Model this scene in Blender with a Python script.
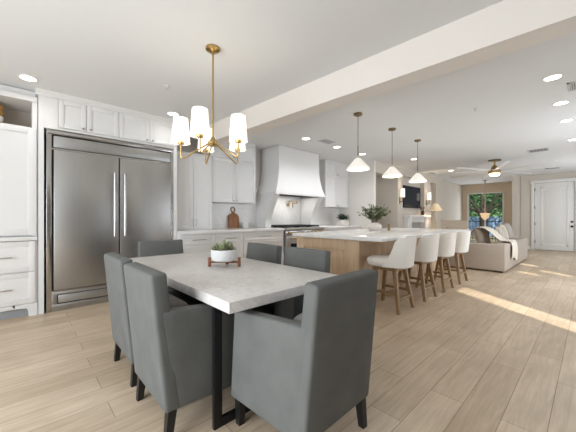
import bpy, bmesh, math, random
from mathutils import Vector, Matrix, noise
PI = math.pi
R = math.radians
for o in list(bpy.data.objects):
    bpy.data.objects.remove(o, do_unlink=True)
SC = bpy.context.scene
COL = SC.collection

# ------------------------------------------------------------------ camera, world, light, exposure
cam_d = bpy.data.cameras.new('camera')
cam = bpy.data.objects.new('camera', cam_d)
COL.objects.link(cam)
cam.location = (0, 0, 1.18)
cam.rotation_euler = (R(90), 0, R(46.85 - 90))
cam_d.sensor_width = 36
cam_d.lens = 285 / 576 * 36
cam_d.shift_y = 1.5 / 576
cam_d.clip_start = 0.02
SC.camera = cam
SC.view_settings.view_transform = 'Standard'
SC.view_settings.look = 'None'
SC.view_settings.gamma = 1
SC.view_settings.use_curve_mapping = False
SC.view_settings.exposure = 0.08
SC.cycles.use_denoising = True
SC.cycles.max_bounces = 10
SC.cycles.diffuse_bounces = 6
SC.cycles.sample_clamp_indirect = 6.0

world = bpy.data.worlds.new('sky')
SC.world = world
world.use_nodes = True
bg = world.node_tree.nodes['Background']
bg.inputs[0].default_value = (0.80, 0.90, 1.0, 1)
bg.inputs[1].default_value = 1.0


def light(name, kind, loc, energy, color=(1, 1, 1), size=None, size_y=None, direction=None, angle=None, parent=None, spot=None):
    d = bpy.data.lights.new(name, kind)
    d.energy = energy
    d.color = color
    if kind == 'AREA':
        d.shape = 'RECTANGLE'
        d.size = size
        d.size_y = size_y
    elif kind == 'SUN':
        d.angle = angle
    else:
        d.shadow_soft_size = size or 0.05
        if kind == 'SPOT':
            d.spot_size = spot or R(120)
            d.spot_blend = 1.0
    o = bpy.data.objects.new(name, d)
    COL.objects.link(o)
    o.location = loc
    if direction is not None:
        o.rotation_euler = Vector(direction).to_track_quat('-Z', 'Y').to_euler()
    if parent:
        o.parent = parent
    return o


SUN_EL = R(33)
light('sun', 'SUN', (0, -8, 8), 6.5, (1.0, 0.93, 0.82), angle=R(0.6),
      direction=(0.568 * math.cos(SUN_EL), 0.823 * math.cos(SUN_EL), -math.sin(SUN_EL)))
# daylight in the window openings behind and beside the camera
DAY = (0.86, 0.93, 1.0)
light('daylight', 'AREA', (-2.55, 1.1, 1.30), 170, DAY, 2.9, 2.1, (1, 0, 0))
light('daylight', 'AREA', (3.36, -1.15, 1.25), 10, DAY, 0.5, 2.1, (0, 1, 0))
light('daylight', 'AREA', (6.9, -1.15, 1.25), 60, DAY, 2.2, 2.1, (0, 1, 0))
light('daylight', 'AREA', (11.2, -1.15, 1.25), 55, DAY, 2.4, 2.1, (0, 1, 0))  # this one and its unseen opening are added to brighten the far living room
light('daylight', 'AREA', (15.5, 3.43, 1.3), 20, DAY, 1.2, 2.0, (-1, 0, 0))


# ------------------------------------------------------------------ materials
def lin(c):
    c = c / 255
    return c / 12.92 if c <= 0.04045 else ((c + 0.055) / 1.055) ** 2.4


def rgb(t):
    return (lin(t[0]), lin(t[1]), lin(t[2]), 1)


def new_mat(name):
    m = bpy.data.materials.new(name)
    m.use_nodes = True
    nt = m.node_tree
    return m, nt, nt.nodes['Principled BSDF']


def mat(name, c, rough=0.5, metal=0.0, var=0.0, scale=8.0, bump=0.0, bscale=60.0, stretch=(1, 1, 1), emit=None, estr=0.0, trans=0.0, coat=0.0, spec=None):
    m, nt, b = new_mat(name)
    N, L = nt.nodes, nt.links
    b.inputs['Base Color'].default_value = rgb(c)
    b.inputs['Roughness'].default_value = rough
    b.inputs['Metallic'].default_value = metal
    if spec is not None:
        b.inputs['Specular IOR Level'].default_value = spec
    if trans:
        b.inputs['Transmission Weight'].default_value = trans
    if coat:
        b.inputs['Coat Weight'].default_value = coat
    if emit:
        b.inputs['Emission Color'].default_value = rgb(emit)
        b.inputs['Emission Strength'].default_value = estr
    if var or bump:
        tc = N.new('ShaderNodeTexCoord')
        mp = N.new('ShaderNodeMapping')
        mp.inputs['Scale'].default_value = stretch
        L.new(tc.outputs['Object'], mp.inputs['Vector'])
    if var:
        nz = N.new('ShaderNodeTexNoise')
        nz.inputs['Scale'].default_value = scale
        nz.inputs['Detail'].default_value = 5
        L.new(mp.outputs[0], nz.inputs['Vector'])
        rp = N.new('ShaderNodeValToRGB')
        rp.color_ramp.elements[0].position = 0.3
        rp.color_ramp.elements[1].position = 0.7
        rp.color_ramp.elements[0].color = rgb([max(0, x * (1 - var)) for x in c])
        rp.color_ramp.elements[1].color = rgb([min(255, x * (1 + var)) for x in c])
        L.new(nz.outputs['Fac'], rp.inputs[0])
        L.new(rp.outputs[0], b.inputs['Base Color'])
    if bump:
        n2 = N.new('ShaderNodeTexNoise')
        n2.inputs['Scale'].default_value = bscale
        n2.inputs['Detail'].default_value = 4
        L.new(mp.outputs[0], n2.inputs['Vector'])
        bp = N.new('ShaderNodeBump')
        bp.inputs['Strength'].default_value = bump
        bp.inputs['Distance'].default_value = 0.01
        L.new(n2.outputs['Fac'], bp.inputs['Height'])
        L.new(bp.outputs[0], b.inputs['Normal'])
    return m


def floor_mat():
    m, nt, b = new_mat('floor_wood_tile')
    N, L = nt.nodes, nt.links
    tc = N.new('ShaderNodeTexCoord')
    mp = N.new('ShaderNodeMapping')
    mp.inputs['Location'].default_value = (0.35, 0.026, 0)
    L.new(tc.outputs['Object'], mp.inputs['Vector'])
    br = N.new('ShaderNodeTexBrick')
    br.offset = 0.37
    br.inputs['Scale'].default_value = 1.0
    br.inputs['Brick Width'].default_value = 1.2
    br.inputs['Row Height'].default_value = 0.195
    br.inputs['Mortar Size'].default_value = 0.0022
    br.inputs['Mortar Smooth'].default_value = 0.2
    br.inputs['Bias'].default_value = 0.0
    br.inputs['Color1'].default_value = rgb((208, 190, 167))
    br.inputs['Color2'].default_value = rgb((190, 171, 147))
    br.inputs['Mortar'].default_value = rgb((150, 128, 104))
    L.new(mp.outputs[0], br.inputs['Vector'])
    m2 = N.new('ShaderNodeMapping')
    m2.inputs['Scale'].default_value = (1.2, 16, 1)
    L.new(tc.outputs['Object'], m2.inputs['Vector'])
    nz = N.new('ShaderNodeTexNoise')
    nz.inputs['Scale'].default_value = 2.2
    nz.inputs['Detail'].default_value = 7
    nz.inputs['Distortion'].default_value = 0.8
    L.new(m2.outputs[0], nz.inputs['Vector'])
    rp = N.new('ShaderNodeValToRGB')
    rp.color_ramp.elements[0].position = 0.3
    rp.color_ramp.elements[0].color = (0.84, 0.82, 0.79, 1)
    rp.color_ramp.elements[1].position = 0.72
    rp.color_ramp.elements[1].color = (1.08, 1.08, 1.08, 1)
    L.new(nz.outputs['Fac'], rp.inputs[0])
    n3 = N.new('ShaderNodeTexNoise')
    n3.inputs['Scale'].default_value = 2.6
    n3.inputs['Detail'].default_value = 4
    L.new(tc.outputs['Object'], n3.inputs['Vector'])
    r3 = N.new('ShaderNodeValToRGB')
    r3.color_ramp.elements[0].position = 0.35
    r3.color_ramp.elements[0].color = (0.90, 0.88, 0.86, 1)
    r3.color_ramp.elements[1].position = 0.65
    r3.color_ramp.elements[1].color = (1.04, 1.04, 1.04, 1)
    L.new(n3.outputs['Fac'], r3.inputs[0])
    mx = N.new('ShaderNodeMixRGB')
    mx.blend_type = 'MULTIPLY'
    mx.inputs[0].default_value = 1
    L.new(br.outputs['Color'], mx.inputs[1])
    L.new(rp.outputs[0], mx.inputs[2])
    my = N.new('ShaderNodeMixRGB')
    my.blend_type = 'MULTIPLY'
    my.inputs[0].default_value = 1
    L.new(mx.outputs[0], my.inputs[1])
    L.new(r3.outputs[0], my.inputs[2])
    L.new(my.outputs[0], b.inputs['Base Color'])
    b.inputs['Roughness'].default_value = 0.42
    bp = N.new('ShaderNodeBump')
    bp.inputs['Strength'].default_value = 0.25
    bp.inputs['Distance'].default_value = 0.003
    bp.invert = True
    L.new(br.outputs['Fac'], bp.inputs['Height'])
    L.new(bp.outputs[0], b.inputs['Normal'])
    return m


def marble(name, base, vein, rough=0.25, scale=3.0, width=0.06, mott=0.0):
    m, nt, b = new_mat(name)
    N, L = nt.nodes, nt.links
    tc = N.new('ShaderNodeTexCoord')
    nz = N.new('ShaderNodeTexNoise')
    nz.inputs['Scale'].default_value = scale
    nz.inputs['Detail'].default_value = 6
    nz.inputs['Distortion'].default_value = 1.6
    L.new(tc.outputs['Object'], nz.inputs['Vector'])
    rp = N.new('ShaderNodeValToRGB')
    e = rp.color_ramp.elements
    e[0].position = 0.5 - width
    e[0].color = rgb(base)
    e[1].position = 0.5 + width
    e[1].color = rgb(base)
    k = e.new(0.5)
    k.color = rgb(vein)
    L.new(nz.outputs['Fac'], rp.inputs[0])
    n2 = N.new('ShaderNodeTexNoise')
    n2.inputs['Scale'].default_value = scale * 7
    n2.inputs['Detail'].default_value = 8
    L.new(tc.outputs['Object'], n2.inputs['Vector'])
    r2 = N.new('ShaderNodeValToRGB')
    r2.color_ramp.elements[0].position = 0.3
    r2.color_ramp.elements[0].color = (1 - mott, 1 - mott * 1.05, 1 - mott * 1.1, 1)
    r2.color_ramp.elements[1].position = 0.7
    r2.color_ramp.elements[1].color = (1, 1, 1, 1)
    L.new(n2.outputs['Fac'], r2.inputs[0])
    mx = N.new('ShaderNodeMixRGB')
    mx.blend_type = 'MULTIPLY'
    mx.inputs[0].default_value = 1
    L.new(rp.outputs[0], mx.inputs[1])
    L.new(r2.outputs[0], mx.inputs[2])
    L.new(mx.outputs[0], b.inputs['Base Color'])
    b.inputs['Roughness'].default_value = rough
    return m


def wood(name, a, c, rough=0.5, stretch=(10, 10, 0.8), scale=3.0):
    m, nt, b = new_mat(name)
    N, L = nt.nodes, nt.links
    tc = N.new('ShaderNodeTexCoord')
    mp = N.new('ShaderNodeMapping')
    mp.inputs['Scale'].default_value = stretch
    L.new(tc.outputs['Object'], mp.inputs['Vector'])
    nz = N.new('ShaderNodeTexNoise')
    nz.inputs['Scale'].default_value = scale
    nz.inputs['Detail'].default_value = 8
    nz.inputs['Distortion'].default_value = 0.6
    L.new(mp.outputs[0], nz.inputs['Vector'])
    rp = N.new('ShaderNodeValToRGB')
    rp.color_ramp.elements[0].position = 0.32
    rp.color_ramp.elements[0].color = rgb(a)
    rp.color_ramp.elements[1].position = 0.68
    rp.color_ramp.elements[1].color = rgb(c)
    L.new(nz.outputs['Fac'], rp.inputs[0])
    L.new(rp.outputs[0], b.inputs['Base Color'])
    b.inputs['Roughness'].default_value = rough
    return m


def stripes(name, c1, c2, freq, rough=0.9, axis='X'):
    m, nt, b = new_mat(name)
    N, L = nt.nodes, nt.links
    tc = N.new('ShaderNodeTexCoord')
    w = N.new('ShaderNodeTexWave')
    w.bands_direction = axis
    w.inputs['Scale'].default_value = freq
    L.new(tc.outputs['Object'], w.inputs['Vector'])
    rp = N.new('ShaderNodeValToRGB')
    rp.color_ramp.elements[0].position = 0.62
    rp.color_ramp.elements[0].color = rgb(c1)
    rp.color_ramp.elements[1].position = 0.72
    rp.color_ramp.elements[1].color = rgb(c2)
    L.new(w.outputs['Fac'], rp.inputs[0])
    L.new(rp.outputs[0], b.inputs['Base Color'])
    b.inputs['Roughness'].default_value = rough
    return m


M = {}
M['floor'] = floor_mat()
M['far_wall'] = mat('low_bounce_wall_paint', (112, 104, 96), 0.9)  # for the unseen right wall, darkened to cut bounced light
M['ceiling'] = mat('ceiling_paint', (223, 224, 224), 0.9, bump=0.03, bscale=200)
M['beam'] = mat('beam_paint', (224, 217, 209), 0.9, bump=0.03, bscale=200)
M['wall'] = mat('white_wall_paint', (222, 218, 212), 0.9, bump=0.03, bscale=200)
M['greige'] = mat('greige_wall_paint', (205, 196, 184), 0.9, bump=0.03, bscale=200)
M['tan'] = mat('warm_light_wall_tint', (208, 190, 168), 0.9, bump=0.03, bscale=200)  # tan stands for warm light falling on the nook window wall
M['cab'] = mat('white_cabinet_lacquer', (222, 221, 219), 0.45)
M['cubby'] = mat('taupe_cubby_lining', (206, 199, 190), 0.7)
M['dark_gap'] = mat('black_shadow_gap', (18, 18, 18), 0.8)
M['toe'] = mat('toe_kick_grey', (150, 152, 154), 0.7)
M['steel'] = mat('brushed_stainless', (176, 175, 173), 0.38, 1.0, var=0.04, scale=3, bump=0.04, bscale=40, stretch=(1, 1, 0.02))
M['steel_trim'] = mat('polished_stainless', (186, 184, 181), 0.22, 1.0)
M['nickel'] = mat('satin_nickel', (170, 166, 160), 0.35, 1.0)
M['brass'] = mat('brushed_brass', (186, 158, 104), 0.30, 1.0)
M['bronze'] = mat('aged_bronze', (136, 116, 84), 0.4, 0.9)
M['black_metal'] = mat('black_powder_coat', (22, 22, 24), 0.4, 0.4)
M['black_wood'] = mat('black_painted_wood', (20, 19, 19), 0.4)
M['iron'] = mat('cast_iron', (24, 23, 23), 0.6)
M['table'] = marble('greige_table_stone', (214, 211, 208), (204, 200, 196), 0.38, 5.0, 0.05, 0.13)
M['quartz'] = marble('white_quartz', (230, 228, 225), (224, 221, 218), 0.2, 1.3, 0.02, 0.015)
M['splash'] = marble('white_marble_splash', (226, 224, 221), (217, 214, 211), 0.2, 1.2, 0.02, 0.01)
M['chair'] = mat('grey_slipcover_cotton', (96, 97, 94), 0.85, var=0.05, scale=6, bump=0.35, bscale=9)
M['chair_cushion'] = mat('charcoal_velvet', (92, 90, 87), 0.8, var=0.12, scale=12)
M['oak'] = wood('light_oak', (192, 164, 134), (210, 184, 154), 0.5)
M['walnut'] = wood('walnut_board', (112, 68, 34), (150, 98, 54), 0.45, (14, 14, 1.2))
M['stool_wood'] = wood('weathered_brown_oak', (118, 92, 62), (160, 128, 88), 0.5, (16, 16, 1.2))
M['stool_fabric'] = mat('oatmeal_linen', (226, 221, 213), 0.9, var=0.03, scale=90, bump=0.08, bscale=220)
M['stand_wood'] = wood('reddish_wood', (110, 64, 40), (142, 88, 58), 0.5)
M['ceramic'] = mat('white_ceramic', (222, 222, 220), 0.35)
M['stoneware'] = mat('matte_white_stoneware', (226, 220, 213), 0.6, var=0.03, scale=9)
M['succulent'] = mat('grey_green_succulent', (132, 138, 104), 0.55, var=0.3, scale=22)
M['soil'] = mat('dark_potting_soil', (40, 34, 28), 0.95)
M['leaf'] = mat('olive_leaf', (98, 106, 76), 0.6, var=0.35, scale=16)
M['dark_leaf'] = mat('dark_green_leaf', (46, 58, 40), 0.6, var=0.3, scale=16)
M['stem'] = mat('brown_stem', (88, 72, 50), 0.8)
M['shade_glass'] = mat('lit_white_glass', (245, 243, 238), 0.4, emit=(255, 244, 226), estr=0.75)
M['pendant_shade'] = mat('lit_white_pleated_glass', (240, 238, 233), 0.5, emit=(255, 244, 228), estr=0.40)
M['lamp_shade'] = mat('tan_lamp_shade', (206, 186, 154), 0.8, emit=(255, 228, 188), estr=0.25)
M['led'] = mat('lit_diffuser', (255, 255, 255), 0.5, emit=(255, 246, 232), estr=9.0)
M['trim_white'] = mat('white_trim', (226, 224, 221), 0.5)
M['vent'] = mat('vent_grey', (196, 196, 196), 0.6)
M['vent_dark'] = mat('vent_slot_dark', (120, 120, 120), 0.8)
M['tv'] = mat('dark_glossy_screen', (14, 30, 46), 0.12, spec=0.25)
M['tv_frame'] = mat('black_plastic', (14, 14, 15), 0.4)
M['sofa'] = mat('taupe_sofa_weave', (176, 163, 150), 0.92, var=0.05, scale=50, bump=0.08, bscale=150)
M['pillow_taupe'] = mat('taupe_pillow_linen', (170, 154, 138), 0.92, var=0.06, scale=40)
M['pillow_stripe'] = stripes('striped_pillow_cloth', (214, 205, 193), (150, 138, 124), 9)
M['pillow_cream'] = mat('cream_pillow_linen', (210, 198, 182), 0.92, var=0.04, scale=40)
M['pillow_grey'] = mat('grey_pillow_linen', (168, 162, 154), 0.92, var=0.06, scale=40)
M['throw'] = mat('cream_knit_throw', (228, 219, 204), 0.95, var=0.05, scale=60, bump=0.25, bscale=90)
M['door'] = mat('white_door_paint', (230, 228, 224), 0.45)
M['black'] = mat('matte_black_hardware', (18, 18, 18), 0.45, 0.3)
M['fan_blade'] = mat('white_fan_blade', (226, 225, 222), 0.5)
M['bark'] = mat('dark_bark', (52, 44, 38), 0.95, var=0.2, scale=9, bump=0.5, bscale=12)
M['tree_leaf'] = mat('tree_leaf_green', (66, 96, 60), 0.7, var=0.5, scale=3)
M['grass'] = mat('yard_ground', (120, 116, 92), 0.95, var=0.2, scale=2)
M['blue'] = mat('backdrop_blue', (140, 170, 206), 0.6, var=0.2, scale=2)
M['fence'] = mat('dark_iron_fence', (38, 42, 46), 0.5, 0.5)
M['basket'] = mat('honey_wicker', (186, 146, 84), 0.85, var=0.25, scale=30, bump=0.6, bscale=60)
M['firebox'] = mat('grey_firebox_tile', (176, 172, 166), 0.7)
m, nt, b = new_mat('clear_window_glass')
b.inputs['Base Color'].default_value = (1, 1, 1, 1)
b.inputs['Roughness'].default_value = 0.0
b.inputs['Transmission Weight'].default_value = 1.0
b.inputs['IOR'].default_value = 1.02
M['glass'] = m


# ------------------------------------------------------------------ mesh helpers
class MB:
    def __init__(self):
        self.bm = bmesh.new()

    def _merge(self, b2):
        me = bpy.data.meshes.new('tmp')
        b2.to_mesh(me)
        b2.free()
        self.bm.from_mesh(me)
        bpy.data.meshes.remove(me)
        return self

    def box(self, x0, x1, y0, y1, z0, z1, bev=0.0, seg=2, mtx=None):
        b2 = bmesh.new()
        vs = [b2.verts.new(p) for p in ((x0, y0, z0), (x1, y0, z0), (x1, y1, z0), (x0, y1, z0), (x0, y0, z1), (x1, y0, z1), (x1, y1, z1), (x0, y1, z1))]
        for f in ((0, 3, 2, 1), (4, 5, 6, 7), (0, 1, 5, 4), (1, 2, 6, 5), (2, 3, 7, 6), (3, 0, 4, 7)):
            b2.faces.new([vs[i] for i in f])
        if bev:
            bmesh.ops.bevel(b2, geom=b2.edges[:], offset=bev, segments=seg, affect='EDGES', profile=0.5)
        if mtx:
            bmesh.ops.transform(b2, matrix=mtx, verts=b2.verts)
        return self._merge(b2)

    def hexa(self, pts, bev=0.0, seg=3, cuts=0, amp=0.0, freq=4.0, seed=0.0):
        # eight corners: bottom four (counter-clockwise), top four; soft, slightly rumpled
        b2 = bmesh.new()
        vs = [b2.verts.new(p) for p in pts]
        for f in ((0, 3, 2, 1), (4, 5, 6, 7), (0, 1, 5, 4), (1, 2, 6, 5), (2, 3, 7, 6), (3, 0, 4, 7)):
            b2.faces.new([vs[i] for i in f])
        if bev:
            bmesh.ops.bevel(b2, geom=b2.edges[:], offset=bev, segments=seg, affect='EDGES', profile=0.5)
        if cuts:
            for _ in range(cuts):
                long = [e for e in b2.edges if e.calc_length() > 0.05]
                if not long:
                    break
                bmesh.ops.subdivide_edges(b2, edges=long, cuts=1, use_grid_fill=True)
            if amp:
                b2.normal_update()
                for v in b2.verts:
                    p = v.co * freq + Vector((seed, seed * 1.7, seed * 0.3))
                    hem = 1 + 1.6 * max(0.0, 1 - v.co.z / 0.45) if amp > 0.0055 else 1
                v.co += v.normal * noise.noise(p) * amp * hem
        return self._merge(b2)

    def cyl(self, p0, p1, r0, r1=None, n=16, caps=True):
        r1 = r0 if r1 is None else r1
        p0, p1 = Vector(p0), Vector(p1)
        d = (p1 - p0)
        q = d.normalized().to_track_quat('Z', 'Y')
        b2 = bmesh.new()
        a = [b2.verts.new(p0 + q @ Vector((r0 * math.cos(2 * PI * i / n), r0 * math.sin(2 * PI * i / n), 0))) for i in range(n)]
        c = [b2.verts.new(p1 + q @ Vector((r1 * math.cos(2 * PI * i / n), r1 * math.sin(2 * PI * i / n), 0))) for i in range(n)]
        for i in range(n):
            j = (i + 1) % n
            b2.faces.new((a[i], a[j], c[j], c[i]))
        if caps:
            b2.faces.new(list(reversed(a)))
            b2.faces.new(c)
        return self._merge(b2)

    def tube(self, pts, r, n=8):
        pts = [Vector(p) for p in pts]
        b2 = bmesh.new()
        rings = []
        up = None
        for i, p in enumerate(pts):
            d = (pts[min(i + 1, len(pts) - 1)] - pts[max(i - 1, 0)]).normalized()
            if up is None:
                up = d.orthogonal().normalized()
            up = (up - d * up.dot(d)).normalized()
            sd = d.cross(up)
            rr = r(i / (len(pts) - 1)) if callable(r) else r
            rings.append([b2.verts.new(p + (up * math.cos(2 * PI * k / n) + sd * math.sin(2 * PI * k / n)) * rr) for k in range(n)])
        for i in range(len(rings) - 1):
            for k in range(n):
                j = (k + 1) % n
                b2.faces.new((rings[i][k], rings[i][j], rings[i + 1][j], rings[i + 1][k]))
        b2.faces.new(list(reversed(rings[0])))
        b2.faces.new(rings[-1])
        return self._merge(b2)

    def lathe(self, prof, c=(0, 0, 0), n=32, ripple=None):
        b2 = bmesh.new()
        rings = []
        for (r, z) in prof:
            if r < 1e-5:
                rings.append([b2.verts.new((c[0], c[1], c[2] + z))])
            else:
                rings.append([b2.verts.new((c[0] + (r * (1 + (ripple * (k % 2) if ripple else 0))) * math.cos(2 * PI * k / n), c[1] + (r * (1 + (ripple * (k % 2) if ripple else 0))) * math.sin(2 * PI * k / n), c[2] + z)) for k in range(n)])
        for a, b_ in zip(rings, rings[1:]):
            if len(a) == 1 and len(b_) == 1:
                continue
            for k in range(n):
                j = (k + 1) % n
                if len(a) == 1:
                    b2.faces.new((a[0], b_[j], b_[k]))
                elif len(b_) == 1:
                    b2.faces.new((a[k], a[j], b_[0]))
                else:
                    b2.faces.new((a[k], a[j], b_[j], b_[k]))
        bmesh.ops.recalc_face_normals(b2, faces=b2.faces)
        return self._merge(b2)

    def prism(self, poly, lo, hi, axis='x', bev=0.0):
        b2 = bmesh.new()
        def P(u, v, w):
            return {'x': (w, u, v), 'y': (u, w, v), 'z': (u, v, w)}[axis]
        a = [b2.verts.new(P(u, v, lo)) for u, v in poly]
        c = [b2.verts.new(P(u, v, hi)) for u, v in poly]
        n = len(poly)
        b2.faces.new(a)
        b2.faces.new(c)
        for i in range(n):
            j = (i + 1) % n
            b2.faces.new((a[i], a[j], c[j], c[i]))
        bmesh.ops.recalc_face_normals(b2, faces=b2.faces)
        if bev:
            bmesh.ops.bevel(b2, geom=b2.edges[:], offset=bev, segments=2, affect='EDGES')
        return self._merge(b2)

    def grid(self, rows):
        b2 = bmesh.new()
        vs = [[b2.verts.new(p) for p in r] for r in rows]
        for i in range(len(vs) - 1):
            for j in range(len(vs[0]) - 1):
                b2.faces.new((vs[i][j], vs[i][j + 1], vs[i + 1][j + 1], vs[i + 1][j]))
        return self._merge(b2)

    def loft(self, rings):
        # closed rings of equal length joined and capped
        b2 = bmesh.new()
        vs = [[b2.verts.new(p) for p in r] for r in rings]
        n = len(vs[0])
        for i in range(len(vs) - 1):
            for k in range(n):
                j = (k + 1) % n
                b2.faces.new((vs[i][k], vs[i][j], vs[i + 1][j], vs[i + 1][k]))
        b2.faces.new(vs[0])
        b2.faces.new(vs[-1])
        bmesh.ops.recalc_face_normals(b2, faces=b2.faces)
        return self._merge(b2)

    def leaf(self, p, d, up, ln, w, curl=0.2):
        d = Vector(d).normalized()
        sd = d.cross(Vector(up))
        if sd.length < 1e-3:
            sd = d.orthogonal()
        sd.normalize()
        nrm = sd.cross(d)
        p = Vector(p)
        bm = self.bm
        a = bm.verts.new(p)
        l1 = bm.verts.new(p + d * ln * 0.45 + sd * w + nrm * ln * 0.06)
        r1 = bm.verts.new(p + d * ln * 0.45 - sd * w + nrm * ln * 0.06)
        t = bm.verts.new(p + d * ln - nrm * ln * curl)
        mid = bm.verts.new(p + d * ln * 0.5)
        bm.faces.new((a, l1, mid))
        bm.faces.new((l1, t, mid))
        bm.faces.new((a, mid, r1))
        bm.faces.new((mid, t, r1))
        return self

    def build(self, name, material, parent=None, smooth=True, angle=35, solid=0.0, sub=0):
        me = bpy.data.meshes.new(name)
        self.bm.normal_update()
        self.bm.to_mesh(me)
        self.bm.free()
        me.materials.append(material)
        if smooth:
            me.polygons.foreach_set('use_smooth', [True] * len(me.polygons))
            me.set_sharp_from_angle(angle=R(angle))
        o = bpy.data.objects.new(name, me)
        COL.objects.link(o)
        if solid:
            md = o.modifiers.new('thickness', 'SOLIDIFY')
            md.thickness = solid
            md.offset = 0
        if sub:
            md = o.modifiers.new('smooth', 'SUBSURF')
            md.levels = sub
            md.render_levels = sub
        if parent:
            o.parent = parent
        return o


def tag(o, label, cat, group=None):
    o['label'] = label
    o['category'] = cat
    if group:
        o['group'] = group
    return o


def thing(name, label, cat, loc=(0, 0, 0), rz=0.0, group=None):
    o = bpy.data.objects.new(name, None)
    o.empty_display_size = 0.1
    COL.objects.link(o)
    o.location = loc
    o.rotation_euler = (0, 0, rz)
    return tag(o, label, cat, group)


def struct(o, label=None):
    o['kind'] = 'structure'
    if label:
        o['label'] = label
    return o


def dup(root, loc, rz, label, group=None):
    def rec(o, parent):
        c = o.copy()
        COL.objects.link(c)
        c.parent = parent
        for ch in [x for x in KIDS.get(o, [])]:
            rec(ch, c)
        return c
    global KIDS
    KIDS = {}
    for o in bpy.data.objects:
        if o.parent:
            KIDS.setdefault(o.parent, []).append(o)
    c = rec(root, None)
    c.location = loc
    c.rotation_euler = (0, 0, rz)
    c['label'] = label
    if group:
        c['group'] = group
    return c


KIDS = {}

# ------------------------------------------------------------------ the setting
struct(MB().box(-2.8, 16.0, -1.5, 5.5, -0.1, 0).build('floor', M['floor'], smooth=False), 'pale wood-look plank tile floor')
struct(MB().box(-2.8, 16.0, -1.5, 5.5, 2.74, 2.84).build('ceiling', M['ceiling'], smooth=False), 'flat off white ceiling')
struct(MB().prism([(2.614, -1.2), (2.839, -1.2), (2.52, 4.79), (2.296, 4.79)], 2.45, 2.739, 'z').build('trim_1', M['beam'], smooth=False), 'dropped ceiling beam between dining area and kitchen')
# kitchen wall behind the cabinets
struct(MB().box(-2.8, 7.0, 5.22, 5.4, 0, 2.74).build('wall_left', M['wall'], smooth=False), 'white kitchen wall behind the cabinets')
struct(MB().box(7.0, 7.1, 4.05, 5.4, 0, 2.74).build('wall_kitchen_end', M['wall'], smooth=False), 'white wall panel ending the kitchen run')
w = MB()
w.box(7.1, 8.4, 4.05, 4.25, 2.42, 2.74)            # above the hall opening
w.box(8.38, 8.72, 4.05, 5.3, 0, 2.74)               # pier beside the hall
w.box(8.72, 10.38, 4.20, 4.40, 0, 2.74)            # back of the television recess
w.box(8.72, 10.38, 4.05, 4.20, 2.49, 2.74)
w.box(10.38, 10.95, 4.05, 4.40, 0, 2.74)           # pier with the second sconce
w.box(10.95, 11.5, 4.05, 4.25, 2.47, 2.74)
w.box(10.95, 11.5, 4.22, 4.40, 0, 2.74)
w.box(11.5, 12.2, 4.05, 4.85, 0, 2.74)
struct(w.build('wall_living', M['greige'], smooth=False), 'greige living room wall with recessed television niche')
struct(MB().box(7.1, 8.4, 5.2, 5.3, 0, 2.74).build('wall_hall', mat('hall_end_grey', (130, 126, 120), 0.9), smooth=False), 'grey end wall of the short hall')  # one even darker grey over the hall end wall
struct(MB().box(12.2, 15.75, 4.30, 4.45, 0, 2.74).build('wall_nook', M['greige'], smooth=False), 'pale side wall of the breakfast nook')
w = MB()
w.box(15.6, 15.75, 4.10, 4.30, 0, 2.74)
w.box(15.6, 15.75, 1.9, 2.66, 0, 2.74)
w.box(15.6, 15.75, 2.66, 4.10, 2.33, 2.74)
struct(w.build('wall_nook_window', M['tan'], smooth=False), 'nook wall around the tall window, warm light painted in as tan')
struct(MB().box(13.3, 15.6, 1.86, 2.03, 0, 2.74).build('wall_entry_side', M['greige'], smooth=False), 'pale wall end between nook and entry')
w = MB()
w.box(13.8, 13.95, 1.45, 1.85, 0, 2.74)
w.box(13.8, 13.95, -1.5, 0.39, 0, 2.74)
w.box(13.8, 13.95, 0.39, 1.45, 2.43, 2.74)
struct(w.build('wall_front', M['greige'], smooth=False), 'greige entry wall around the front door')
struct(MB().box(12.0, 12.12, 3.15, 4.05, 0, 1.08).build('wall_half', M['greige'], smooth=False), 'low greige half wall before the nook')
# walls beside and behind the camera, with the openings the daylight comes through
w = MB()
HT = 2.32
xs = [(-2.6, 3.07), (3.64, 5.75), (8.05, 9.9), (12.5, 13.8)]
for a, c in xs:
    w.box(a, c, -1.45, -1.2, 0, HT)
w.box(-2.6, 13.8, -1.45, -1.2, HT, 2.74)
struct(w.build('wall_right', M['far_wall'], smooth=False))
w = MB()
w.box(-2.8, -2.6, -1.5, -0.3, 0, 2.74)
w.box(-2.8, -2.6, 3.5, 5.4, 0, 2.74)
w.box(-2.8, -2.6, -0.3, 3.5, 2.4, 2.74)
struct(w.build('wall_back', M['wall'], smooth=False))
# unseen slab added outside the right wall; its gaps shape the sun patches
def sunx(x, y):
    return x + (y + 1.45) * 0.69
w = MB()
ys = (-1.46, -5.6)
def strip(xa, xb, ya=ys[0], yb=ys[1]):
    w.prism([(sunx(xa, ya), ya), (sunx(xb, ya), ya), (sunx(xb, yb), yb), (sunx(xa, yb), yb)], 2.36, 2.44, 'z')
strip(-4.0, 2.87)
strip(3.49, 6.05)
strip(6.05, 6.30, -1.46, -1.9)
strip(6.05, 6.30, -2.35, -5.6)
strip(6.30, 6.75)
strip(6.75, 7.0, -1.46, -2.2)
strip(6.75, 7.0, -2.8, -5.6)
strip(7.0, 7.35)
strip(7.35, 7.6, -1.46, -1.75)
strip(7.35, 7.6, -2.2, -5.6)
strip(7.6, 17.0)
struct(w.build('sun_mask', M['beam'], smooth=False))
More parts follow.
